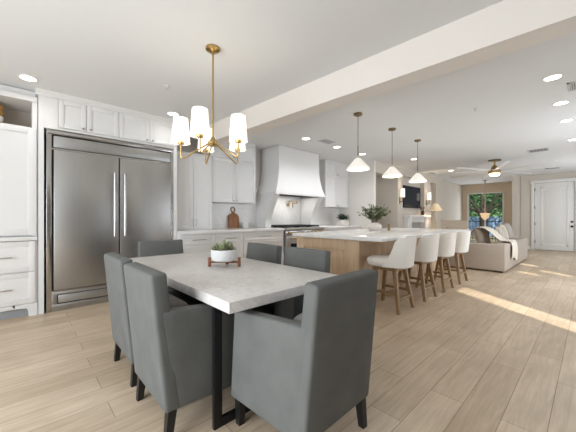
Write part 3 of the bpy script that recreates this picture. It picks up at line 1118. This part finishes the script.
# ------------------------------------------------------------------ dining table and chairs
t = thing('dining_table', 'rectangular greige stone dining table with black metal frame legs', 'table', (1.225, 2.25, 0))
MB().box(-0.475, 0.475, -1.027, 1.027, 0.702, 0.76, 0.003).build('tabletop', M['table'], t)
for y in (-0.81, 0.81):
    b_ = MB()
    for x in (-0.445, 0.395):
        b_.box(x, x + 0.05, y - 0.0125, y + 0.0125, 0.0, 0.70, 0.002)
    b_.box(-0.395, 0.395, y - 0.0125, y + 0.0125, 0.0, 0.05, 0.002)
    b_.box(-0.395, 0.395, y - 0.0125, y + 0.0125, 0.65, 0.70, 0.002)
    b_.build('leg_frame', M['black_metal'], t)
MB().box(-0.03, 0.03, -0.78, 0.78, 0.65, 0.70, 0.002).build('stretcher', M['black_metal'], t)


def make_chair(label, loc, rz):
    t = thing('dining_chair', label, 'chair', loc, rz, 'grey slipcovered chairs around the dining table')
    W = 0.275
    zb = 0.165
    # back: full height slab, leaning outward towards the top
    b_ = MB()
    b_.hexa([(-W, -0.275, zb), (W, -0.275, zb), (W, -0.185, zb), (-W, -0.185, zb),
             (-W + 0.012, -0.345, 0.887), (W - 0.012, -0.345, 0.887), (W - 0.012, -0.262, 0.897), (-W + 0.012, -0.262, 0.897)],
            0.018, 3, 3, 0.012, 5.0, 1.3)
    b_.build('backrest', M['chair'], t, angle=60)
    for s in (-1, 1):
        xa, xb = (-W, -W + 0.075) if s < 0 else (W - 0.075, W)
        b_ = MB()
        oa, ob = (0.012 if s < 0 else 0), (0.012 if s > 0 else 0)
        ia, ib = (0.007 if s < 0 else 0), (0.007 if s > 0 else 0)
        b_.hexa([(xa + ia * 0.3, -0.235, zb), (xb - ib * 0.3, -0.235, zb), (xb + ob, 0.285, zb - 0.005), (xa - oa, 0.285, zb - 0.005),
                 (xa + ia, -0.290, 0.698), (xb - ib, -0.290, 0.698), (xb + ob * 0.2, 0.262, 0.652), (xa - oa * 0.2, 0.262, 0.652)],
                0.012, 3, 3, 0.006, 5.0, 4.1 + s)
        b_.build('arm', M['chair'], t, angle=60)
    b_ = MB()
    b_.hexa([(-W + 0.07, -0.19, zb + 0.01), (W - 0.07, -0.19, zb + 0.01), (W - 0.07, 0.275, zb), (-W + 0.07, 0.275, zb),
             (-W + 0.07, -0.2, 0.40), (W - 0.07, -0.2, 0.40), (W - 0.07, 0.27, 0.40), (-W + 0.07, 0.27, 0.40)], 0.012, 3, 3, 0.008, 5.0, 7.7)
    b_.build('seat', M['chair'], t, angle=60)
    b_ = MB()
    b_.hexa([(-W + 0.08, -0.19, 0.40), (W - 0.08, -0.19, 0.40), (W - 0.08, 0.27, 0.40), (-W + 0.08, 0.27, 0.40),
             (-W + 0.08, -0.19, 0.50), (W - 0.08, -0.19, 0.50), (W - 0.08, 0.26, 0.49), (-W + 0.08, 0.26, 0.49)], 0.03, 4, 2, 0.008, 6.0, 2.2)
    b_.build('seat_cushion', M['chair'], t, angle=60)
    b_ = MB()
    b_.hexa([(-W + 0.085, -0.20, 0.505), (W - 0.085, -0.20, 0.505), (W - 0.085, -0.05, 0.505), (-W + 0.085, -0.05, 0.505),
             (-W + 0.09, -0.235, 0.70), (W - 0.09, -0.235, 0.70), (W - 0.09, -0.10, 0.70), (-W + 0.09, -0.10, 0.70)], 0.05, 5, 2, 0.012, 7.0, 9.2)
    b_.build('back_cushion', M['chair_cushion'], t, angle=60)
    for sx in (-1, 1):
        for y in (-0.232, 0.25):
            MB().loft([[(sx * 0.242 + dx * r, y + dy * r + (-0.02 if y < 0 and z == 0 else 0), z) for dx, dy in ((-1, -1), (1, -1), (1, 1), (-1, 1))] for z, r in ((0, 0.018), (0.19, 0.024))]).build('leg', M['black_wood'], t, smooth=False)
    return t


def face(x, y):
    return math.atan2(-x, y)


CX = 0.815
c0 = make_chair('grey slipcovered chair nearest the camera on the left long side of the dining table', (CX, 1.767, 0), R(-90))
dup(c0, (CX + 0.015, 2.445, 0), R(-90), 'grey slipcovered chair behind another on the left long side, towards the refrigerator')
dup(c0, (1.165, 1.135, 0), R(1), 'grey slipcovered chair in the foreground at the near short end of the table')
dup(c0, (1.28, 3.385, 0), R(180), 'grey slipcovered chair at the far short end of the table before the refrigerator')
dup(c0, (1.64, 1.82, 0), R(90), 'grey slipcovered chair on the right long side of the table, nearer the island stools')
dup(c0, (1.64, 2.455, 0), R(90), 'grey slipcovered chair on the right long side of the table, farther and nearer the range')

# planter stand with bowl of succulents
t = thing('plant_stand', 'low reddish wood stand under the white succulent bowl on the dining table', 'plant stand', (1.272, 2.155, 0.761), R(-43))
b_ = MB()
b_.box(-0.115, 0.115, -0.011, 0.011, 0.030, 0.046, 0.002)
b_.box(-0.011, 0.011, 0.0, 0.115, 0.031, 0.045, 0.002)
b_.build('cross_bars', M['stand_wood'], t)
for dx, dy in ((1, 0), (-1, 0), (0, 1)):
    MB().box(dx * 0.127 - 0.012, dx * 0.127 + 0.012, dy * 0.127 - 0.012, dy * 0.127 + 0.012, 0, 0.078, 0.003).build('leg', M['stand_wood'], t)
t = thing('succulent_bowl', 'round white bowl planted with grey green succulents on the table', 'plant', (1.272, 2.155, 0.808))
MB().lathe([(0, 0), (0.080, 0.0), (0.104, 0.012), (0.112, 0.045), (0.113, 0.098), (0.106, 0.10), (0.102, 0.06), (0.0, 0.06)], n=40).build('bowl', M['ceramic'], t)
MB().lathe([(0, 0.088), (0.05, 0.09), (0.104, 0.086)], n=24).build('soil', M['soil'], t)
random.seed(5)
b_ = MB()
for (px, py, rr, n_) in ((0.0, 0.0, 0.062, 20), (0.058, 0.02, 0.05, 16), (-0.055, 0.03, 0.05, 16), (0.02, -0.058, 0.05, 16), (-0.04, -0.05, 0.048, 14), (0.03, 0.062, 0.046, 14)):
    for k in range(n_):
        u = k / n_
        a = k * 2.39996
        el = R(15 + 70 * u)
        d_ = Vector((math.cos(a) * math.cos(el), math.sin(a) * math.cos(el), math.sin(el)))
        p = Vector((px, py, 0.088 + 0.012 * u))
        ln = rr * random.uniform(1.0, 1.4)
        sd = d_.cross(Vector((0, 0, 1))).normalized()
        up = sd.cross(d_).normalized()
        w_ = ln * 0.2
        rings = []
        for v, ww, tt in ((0.0, 0.5, 0.5), (0.45, 1.0, 0.9), (0.8, 0.75, 0.6), (1.0, 0.06, 0.06)):
            c_ = p + d_ * ln * v + up * ln * 0.15 * v * v
            rings.append([c_ + sd * w_ * ww, c_ + up * w_ * 0.45 * tt, c_ - sd * w_ * ww, c_ - up * w_ * 0.45 * tt])
        b_.loft(rings)
b_.build('succulents', M['succulent'], t, angle=50)

# ------------------------------------------------------------------ chandelier
t = thing('chandelier', 'brass five arm chandelier with white shades over the dining table', 'chandelier', (1.29, 2.386, 0))
MB().lathe([(0, 2.739), (0.065, 2.739), (0.066, 2.72), (0.045, 2.708), (0.012, 2.70), (0.012, 2.68), (0, 2.68)], n=32).build('canopy', M['brass'], t)
MB().cyl((0, 0, 1.86), (0, 0, 2.69), 0.008, n=12).build('rod', M['brass'], t)
MB().lathe([(0, 1.925), (0.012, 1.92), (0.022, 1.90), (0.03, 1.885), (0.045, 1.875), (0.048, 1.85), (0.042, 1.838), (0, 1.834)], n=28).build('hub', M['brass'], t)
for phi in range(5):
    a = R(4 + 72 * phi)
    dx, dy = math.cos(a), math.sin(a)
    pts = []
    for k in range(7):
        u = k / 6
        r_ = 0.03 + 0.225 * u
        pts.append((dx * r_, dy * r_, 1.865 - 0.15 * u))
    for k in range(1, 8):
        an = -PI / 2 + PI / 2 * k / 7
        pts.append((dx * (0.255 + 0.025 * math.cos(an)), dy * (0.255 + 0.025 * math.cos(an)), 1.74 + 0.025 * math.sin(an)))
    pts.append((dx * 0.28, dy * 0.28, 1.845))
    arm = MB().tube(pts, 0.0065, 8).build('arm', M['brass'], t)
    cx, cy = dx * 0.28, dy * 0.28
    MB().lathe([(0, 1.835), (0.03, 1.84), (0.034, 1.862), (0, 1.868)], (cx, cy, 0), 18).build('cup', M['brass'], arm)
    MB().lathe([(0.080, 1.850), (0.077, 1.90), (0.063, 2.072), (0.060, 2.074), (0.072, 1.90), (0.076, 1.852)], (cx, cy, 0), 36).build('shade', M['shade_glass'], arm)
    light('chandelier_bulb', 'POINT', (cx, cy, 2.0), 0.7, (1.0, 0.92, 0.80), 0.03, parent=t)

# ------------------------------------------------------------------ pendants over the island
def pendant(label, x):
    t = thing('pendant_light', label, 'pendant lamp', (x, 2.401, 0), 0, 'pendants over the island')
    MB().lathe([(0, 2.739), (0.062, 2.739), (0.064, 2.72), (0.058, 2.712), (0, 2.712)], n=28).build('canopy', M['bronze'], t)
    MB().cyl((0, 0, 2.16), (0, 0, 2.715), 0.0045, n=8).cyl((0, 0, 2.10), (0, 0, 2.25), 0.008, n=8).build('rod', M['bronze'], t)
    prof = [(0.030, 2.068), (0.042, 2.062), (0.150, 1.938), (0.168, 1.922), (0.168, 1.896), (0.162, 1.896), (0.160, 1.92), (0.143, 1.935), (0.038, 2.052)]
    MB().lathe(prof, n=64, ripple=-0.03).build('shade', M['pendant_shade'], t, angle=20)
    light('pendant_bulb', 'POINT', (0, 0, 1.99), 2.6, (1.0, 0.92, 0.80), 0.04, parent=t)
    return t


pendant('white cone pendant nearest the dining table over the island', 3.69)
pendant('middle white cone pendant over the island', 4.757)
pendant('farthest white cone pendant over the island, before the television', 5.828)

# ------------------------------------------------------------------ ceiling fixtures
DL = [(0.06, 4.31, 'recessed ceiling light above the hutch left of the refrigerator'),
      (1.67, 4.31, 'recessed ceiling light beside the beam before the counter cabinet'),
      (4.108, 3.86, 'recessed ceiling light before the plaster range hood'),
      (5.10, 3.86, 'recessed ceiling light right of the hood before the far kitchen cabinets'),
      (6.12, 3.86, 'recessed ceiling light farthest right along the kitchen cabinets'),
      (7.65, 3.25, 'recessed ceiling light between the farthest pendant and the television wall'),
      (10.42, 3.20, 'recessed ceiling light deepest in the living room before the nook'),
      (4.32, 0.30, 'recessed ceiling light nearest the camera in the row at right'),
      (5.36, 0.29, 'second nearest recessed light in the row at right'),
      (6.40, 0.28, 'third nearest recessed light in the row at right'),
      (8.06, 0.26, 'farthest recessed light in the row at right')]
first = None
for x, y, lb in DL:
    if first is None:
        t = first = thing('recessed_light', lb, 'ceiling light', (x, y, 2.739), 0, 'recessed ceiling lights')
        MB().lathe([(0.072, 0.0), (0.088, 0.0), (0.086, -0.006), (0.074, -0.007), (0.070, -0.002)], n=32).build('trim_ring', M['trim_white'], t)
        MB().lathe([(0, -0.003), (0.071, -0.003), (0.071, -0.001), (0, -0.001)], n=32).build('diffuser', M['led'], t)
    else:
        t = dup(first, (x, y, 2.739), 0, lb)
    light('downlight', 'SPOT', (x, y, 2.70), 42.0 if y == 3.86 else 20.0 if x > 2 else 6.0, (0.97, 0.98, 1.0), 0.07, direction=(0, 0, -1), spot=R(150))

t = dup(first, (7.75, 4.75, 2.739), 0, 'unseen recessed ceiling light added to brighten the short hall')
light('downlight', 'SPOT', (7.75, 4.75, 2.70), 11.0, (0.97, 0.98, 1.0), 0.07, direction=(0, 0, -1), spot=R(150))  # added lamp, out of view, to lift the dark hall walls


def vent(label, x, y, lx, ly):
    t = thing('ceiling_vent', label, 'vent', (x, y, 2.739), 0, 'ceiling air vents')
    b_ = MB()
    b_.box(-lx / 2, lx / 2, -ly / 2, -ly / 2 + 0.02, -0.008, 0)
    b_.box(-lx / 2, lx / 2, ly / 2 - 0.02, ly / 2, -0.008, 0)
    b_.box(-lx / 2, -lx / 2 + 0.02, -ly / 2, ly / 2, -0.008, 0)
    b_.box(lx / 2 - 0.02, lx / 2, -ly / 2, ly / 2, -0.008, 0)
    b_.build('frame', M['vent'], t, smooth=False)
    b_ = MB()
    n_ = 6
    for k in range(n_):
        y_ = -ly / 2 + 0.03 + k * (ly - 0.06) / (n_ - 1)
        b_.box(-lx / 2 + 0.02, lx / 2 - 0.02, y_ - 0.006, y_ + 0.006, -0.006, -0.002)
    b_.build('louvres', M['vent'], t, smooth=False)
    MB().box(-lx / 2 + 0.02, lx / 2 - 0.02, -ly / 2 + 0.02, ly / 2 - 0.02, -0.0015, 0).build('duct_opening', M['vent_dark'], t, smooth=False)


vent('ceiling vent beside the range hood', 4.59, 3.72, 0.36, 0.2)
vent('ceiling vent between the fan and the front door', 8.75, 0.85, 0.36, 0.36)
vent('ceiling vent close to the front door', 12.2, 0.86, 0.42, 0.36)
vent('ceiling vent cut by the right edge near the recessed lights', 4.78, 0.12, 0.3, 0.16)
vent('ceiling vent far back near the nook', 10.6, 3.85, 0.5, 0.2)
for x, y, lb in ((1.262, 3.44, 'small ceiling sprinkler above the dining table by the refrigerator'), (4.72, 1.14, 'small ceiling sprinkler between beam and right row of lights')):
    t = thing('sprinkler', lb, 'sprinkler', (x, y, 2.739), 0, 'ceiling sprinklers')
    MB().lathe([(0, 0), (0.035, 0), (0.033, -0.006), (0.012, -0.008), (0, -0.008)], n=20).build('escutcheon', M['trim_white'], t)
    MB().cyl((0, 0, -0.008), (0, 0, -0.035), 0.007, n=8).lathe([(0, -0.035), (0.017, -0.035), (0.017, -0.039), (0, -0.039)], n=14).build('sprinkler_head', M['vent'], t)

# ceiling fan
t = thing('ceiling_fan', 'brass ceiling fan with long white blades and lit bowl', 'ceiling fan', (9.376, 1.809, 0))
MB().lathe([(0, 2.739), (0.15, 2.739), (0.15, 2.71), (0.09, 2.695), (0, 2.695)], n=28).build('canopy', M['bronze'], t)
MB().cyl((0, 0, 2.55), (0, 0, 2.70), 0.022, n=12).build('rod', M['brass'], t)
MB().lathe([(0, 2.60), (0.04, 2.59), (0.07, 2.54), (0.09, 2.49), (0.11, 2.47), (0.145, 2.43), (0.145, 2.375), (0.12, 2.365), (0, 2.365)], n=32).build('motor', M['brass'], t)
MB().lathe([(0, 2.30), (0.07, 2.305), (0.105, 2.325), (0.12, 2.364), (0, 2.364)], n=32).build('light_bowl', M['led'], t)
for k in range(8):
    a = R(20 + 45 * k)
    b2 = MB().box(0.12, 1.38, -0.065, 0.065, -0.005, 0.005, 0.003, mtx=Matrix.Rotation(a, 4, 'Z') @ Matrix.Translation((0, 0, 2.445)) @ Matrix.Rotation(R(11), 4, 'X'))
    b2.build('blade', M['fan_blade'], t)

# nook pendant
t = thing('bowl_pendant', 'bell shaped glass pendant on a long rod in the nook before the window', 'pendant lamp', (14.2, 3.07, 0))
MB().lathe([(0, 2.739), (0.09, 2.739), (0.09, 2.72), (0, 2.70)], n=24).build('canopy', M['bronze'], t)
MB().cyl((0, 0, 1.36), (0, 0, 2.71), 0.03, n=8).build('rod', mat('rod_cream', (196, 180, 164), 0.6), t)
MB().lathe([(0, 1.06), (0.02, 1.07), (0.07, 1.12), (0.13, 1.20), (0.17, 1.33), (0.19, 1.345), (0.185, 1.36), (0, 1.37)], n=28).build('glass_bowl', mat('lit_alabaster_glass', (226, 204, 178), 0.5, var=0.15, scale=12, emit=(255, 214, 160), estr=0.5), t)

# ------------------------------------------------------------------ living wall: television, sconces, mantel, lamp
t = thing('television', 'black flat television mounted in the living room wall recess', 'television', (9.62, 4.15, 1.50))
MB().box(-0.64, 0.64, -0.02, 0.048, 0, 0.72, 0.004).build('casing', M['tv_frame'], t)
MB().box(-0.63, 0.63, -0.022, -0.019, 0.012, 0.708).build('screen', M['tv'], t, smooth=False)


def sconce(label, x):
    t = thing('wall_sconce', label, 'wall lamp', (x, 4.05, 1.70), 0, 'wall sconces either side of the television')
    MB().box(-0.035, 0.035, -0.015, -0.001, -0.10, 0.10, 0.004).build('backplate', M['bronze'], t)
    MB().tube([(0, -0.01, -0.03), (0, -0.07, -0.04), (0, -0.10, -0.02), (0, -0.10, 0.10)], 0.014, 8).lathe([(0, 0.08), (0.045, 0.085), (0.045, 0.10), (0, 0.10)], (0, -0.10, 0), 18).build('arm', M['bronze'], t)
    MB().lathe([(0.058, 0.10), (0.062, 0.10), (0.062, 0.36), (0.058, 0.36)], (0, -0.10, 0), 28).build('shade', M['shade_glass'], t)
    light('sconce_bulb', 'POINT', (0, -0.10, 0.24), 3.0, (1.0, 0.80, 0.56), 0.03, parent=t)


sconce('lit cylinder sconce on the pier left of the television', 8.50)
sconce('lit cylinder sconce on the pier right of the television', 10.57)
t = thing('fireplace_mantel', 'white fireplace mantel surround below the television', 'fireplace', (9.6, 4.19, 0))
MB().box(-0.84, 0.84, -0.34, 0, 1.19, 1.26, 0.006).build('mantel_shelf', M['trim_white'], t)
for x in (-0.80, 0.54):
    MB().box(x, x + 0.26, -0.28, 0, 0, 1.19, 0.006).build('pilaster', M['trim_white'], t)
MB().box(-0.54, 0.54, -0.24, 0, 1.02, 1.19, 0.004).build('frieze', M['trim_white'], t)
MB().box(-0.54, 0.54, -0.10, -0.001, 0, 1.02).build('surround', M['firebox'], t, smooth=False)
t = thing('twig_vase', 'small dark vase of dried twigs on the mantel under the television', 'vase', (10.08, 3.98, 1.261))
MB().lathe([(0, 0), (0.05, 0), (0.065, 0.05), (0.05, 0.13), (0.03, 0.16), (0.035, 0.17), (0.025, 0.165), (0, 0.02)], n=24).build('vase', mat('dark_brown_glaze', (54, 42, 34), 0.4), t)
random.seed(8)
b_ = MB()
for k in range(12):
    a = random.uniform(0, 2 * PI)
    ln = random.uniform(0.08, 0.17)
    tip = Vector((math.cos(a) * 0.11, math.sin(a) * 0.11, 0.15 + ln))
    b_.tube([(0, 0, 0.12), tip * 0.6 + Vector((0, 0, 0.03)), tip], 0.004, 5)
    for q in range(5):
        b_.leaf(tip * (0.75 + 0.06 * q), (math.cos(a + q), math.sin(a + q), 0.6), (0, 0, 1), 0.05, 0.014)
b_.build('twigs', mat('dried_brown_twigs', (112, 88, 62), 0.9), t, smooth=False)
t = thing('floor_lamp', 'floor lamp with wide tan cone shade beside the television wall', 'lamp', (10.35, 3.66, 0))
MB().lathe([(0, 0), (0.15, 0), (0.15, 0.02), (0.02, 0.035), (0, 0.035)], n=28).build('base', M['bronze'], t)
MB().cyl((0, 0, 0.03), (0, 0, 1.60), 0.012, n=10).build('pole', M['brass'], t)
MB().lathe([(0.215, 1.42), (0.07, 1.66), (0.065, 1.66), (0.208, 1.42)], n=40).build('lamp_shade', M['lamp_shade'], t)
light('floor_lamp_bulb', 'POINT', (0, 0, 1.50), 20, (1.0, 0.76, 0.48), 0.04, parent=t)

# ------------------------------------------------------------------ sofa and its cushions
t = thing('sectional_sofa', 'low taupe sectional sofa with its back towards the kitchen', 'sofa', (7.43, 1.25, 0))
def soft(x0, x1, y0, y1, z0, z1, bev=0.03, cuts=2, amp=0.008, seed=0.0):
    return MB().hexa([(x0, y0, z0), (x1, y0, z0), (x1, y1, z0), (x0, y1, z0), (x0, y0, z1), (x1, y0, z1), (x1, y1, z1), (x0, y1, z1)], bev, 3, cuts, amp, 3.0, seed)
soft(0, 0.24, 0.0, 2.2, 0.03, 0.60, 0.025).build('back', M['sofa'], t, angle=60)
soft(0.245, 3.05, 0.0, 0.24, 0.03, 0.60, 0.025, seed=3).build('back', M['sofa'], t, angle=60)
soft(0.245, 3.0, 0.245, 1.0, 0.03, 0.28, 0.02, seed=4).build('base', M['sofa'], t, angle=60)
soft(0.245, 1.0, 1.005, 2.15, 0.03, 0.28, 0.02, seed=5).build('base', M['sofa'], t, angle=60)
for a, c, d_, e_ in ((0.25, 1.15, 0.25, 1.0), (1.16, 2.07, 0.25, 1.0), (2.08, 2.98, 0.25, 1.0), (0.25, 1.0, 1.01, 2.13)):
    soft(a, c, d_, e_, 0.285, 0.46, 0.04, seed=a).build('seat_cushion', M['sofa'], t, angle=60)
for x, y in ((0.08, 0.08), (2.95, 0.08), (0.08, 2.1), (2.9, 0.9), (0.9, 2.05)):
    MB().cyl((x, y, 0), (x, y, 0.04), 0.03, n=10).build('foot', M['black_wood'], t)


def pillow(label, m_, loc, size, rot):
    b_ = MB()
    n_ = 12
    rows_a, rows_b = [], []
    for i in range(n_ + 1):
        ra, rb = [], []
        for j in range(n_ + 1):
            u, v = 2 * i / n_ - 1, 2 * j / n_ - 1
            th_ = 0.5 * size[1] * ((1 - u ** 4) * (1 - v ** 4)) ** 0.6
            k = 1 - 0.06 * (1 - abs(u) ** 2) * (abs(v) ** 3)
            k2 = 1 - 0.06 * (1 - abs(v) ** 2) * (abs(u) ** 3)
            x, z = u * size[0] / 2 * k2, v * size[2] / 2 * k
            ra.append((x, -th_, z))
            rb.append((x, th_, z))
        rows_a.append(ra)
        rows_b.append(list(reversed(rb)))
    b_.grid(rows_a)
    b_.grid(rows_b)
    bmesh.ops.remove_doubles(b_.bm, verts=b_.bm.verts, dist=0.0005)
    bmesh.ops.recalc_face_normals(b_.bm, faces=b_.bm.faces)
    o = b_.build('throw_pillow', m_, angle=80)
    o.location = loc
    o.rotation_euler = rot
    return tag(o, label, 'pillow', 'pillows on the sectional sofa')


pillow('dark taupe pillow at the left of the sofa beside the stool', M['pillow_taupe'], (7.86, 2.30, 0.70), (0.5, 0.16, 0.46), (R(-14), R(3), R(-88)))
pillow('taupe pillow tilted under the cream throw', M['pillow_taupe'], (8.38, 1.86, 0.70), (0.44, 0.16, 0.44), (R(-14), R(0), R(-20)))
pillow('striped cream pillow on the long sofa right of the throw', M['pillow_stripe'], (9.22, 1.66, 0.73), (0.46, 0.15, 0.48), (R(-14), R(-5), R(0)))
pillow('cream pillow near the middle of the long sofa back', M['pillow_cream'], (9.72, 1.66, 0.74), (0.46, 0.16, 0.50), (R(-14), R(6), R(4)))
pillow('large grey pillow at the right end of the sofa nearest the door', M['pillow_grey'], (10.22, 1.66, 0.76), (0.50, 0.18, 0.54), (R(-14), R(-3), R(-4)))
# knitted throw draped from the pillow over the long back
path = [(2.14, 0.70), (2.02, 0.90), (1.88, 0.955), (1.72, 0.90), (1.55, 0.72), (1.48, 0.645), (1.38, 0.628), (1.27, 0.630), (1.232, 0.605), (1.222, 0.50), (1.222, 0.38), (1.225, 0.22)]
rows = []
for i, (y, z) in enumerate(path):
    u = i / (len(path) - 1)
    row = []
    for j in range(15):
        v = j / 14
        x = 8.22 - 0.30 * u + v * (0.62 + 0.04 * u)
        off = 0.016 * math.sin(v * 19 + u * 2)
        if z < 0.6 and y < 1.3:
            row.append((x, y - abs(off) - 0.004, z + 0.05 * math.sin(v * 5)))
        else:
            row.append((x, y, z + abs(off)))
    rows.append(row)
tag(MB().grid(rows).build('throw_blanket', M['throw'], solid=0.012, sub=2), 'cream knitted throw draped over the corner of the sofa back', 'blanket')

# ------------------------------------------------------------------ outside the nook window
struct(MB().box(15.76, 40, -12, 16, -0.12, -0.1).build('ground', M['grass'], smooth=False))
t = thing('garden_tree', 'large forked tree with dense green leaves outside the nook window', 'tree', (20.5, 4.55, -0.1))
b_ = MB()
b_.tube([(0, 0, 0), (0.02, 0.02, 0.9), (0.0, 0.05, 1.6)], lambda u: 0.15 - 0.03 * u, 12)
for dx, dy, h, r_ in ((-0.2, 1.3, 3.4, 0.09), (0.2, -1.2, 3.5, 0.09), (0.4, 0.2, 3.8, 0.08), (0.1, -2.2, 2.9, 0.08), (0.0, 2.3, 2.8, 0.08)):
    b_.tube([(0, 0.05, 1.45), (dx * 0.4, dy * 0.45, 1.5 + h * 0.22), (dx, dy, h)], lambda u, r_=r_: r_ * (1 - 0.5 * u), 9)
b_.build('trunk', M['bark'], t)
random.seed(21)
b_ = MB()
for k in range(3400):
    a = random.uniform(0, 2 * PI)
    rr = random.uniform(0.15, 1) ** 0.6
    p = Vector((1.2 * rr * math.cos(a) + 1.5, 3.4 * rr * math.sin(a), 2.95 + random.uniform(-1.75, 1.3)))
    if p.z < 1.9 and random.random() < 0.45:
        continue
    b_.leaf(p, (random.uniform(-1, 1), random.uniform(-1, 1), random.uniform(-1, 0.6)), (random.uniform(-1, 1), random.uniform(-1, 1), 1), random.uniform(0.12, 0.26), random.uniform(0.04, 0.07))
b_.build('foliage', M['tree_leaf'], t, smooth=False)
t = thing('garden_fence', 'dark iron picket fence in the garden outside the nook window', 'fence', (18.0, 3.8, -0.1))
b_ = MB()
for k in range(34):
    y = -2.4 + k * 0.145
    b_.cyl((0, y, 0.05), (0, y, 1.18), 0.012, n=6)
b_.build('pickets', M['fence'], t)
MB().box(-0.02, 0.02, -2.45, 2.45, 1.05, 1.09).box(-0.02, 0.02, -2.45, 2.45, 0.15, 0.19).build('rail', M['fence'], t)
for y in (-2.45, 0, 2.45):
    MB().box(-0.03, 0.03, y - 0.03, y + 0.03, 0, 1.28).build('post', M['fence'], t)
tag(MB().box(24.0, 24.2, -6, 16, -0.1, 1.25, 0.01).build('blue_backdrop', M['blue']), 'blue slab standing in for the blue beyond the picket fence', 'screen')  # upright slab, stands in for the blue area past the fence
t = thing('garden_hedge', 'tall dark green hedge far behind the tree outside the window', 'hedge', (27, 6, -0.1))
random.seed(31)
b_ = MB()
b_.box(0.5, 1.5, -9, 11, 0, 5.2)
for k in range(3600):
    p = Vector((random.uniform(-0.1, 0.6), random.uniform(-9, 11), random.uniform(0.1, 5.6)))
    b_.leaf(p, (random.uniform(-1, 0), random.uniform(-1, 1), random.uniform(-0.5, 1)), (-1, 0, 0.4), random.uniform(0.25, 0.5), 0.11)
b_.build('foliage', M['tree_leaf'], t, smooth=False)
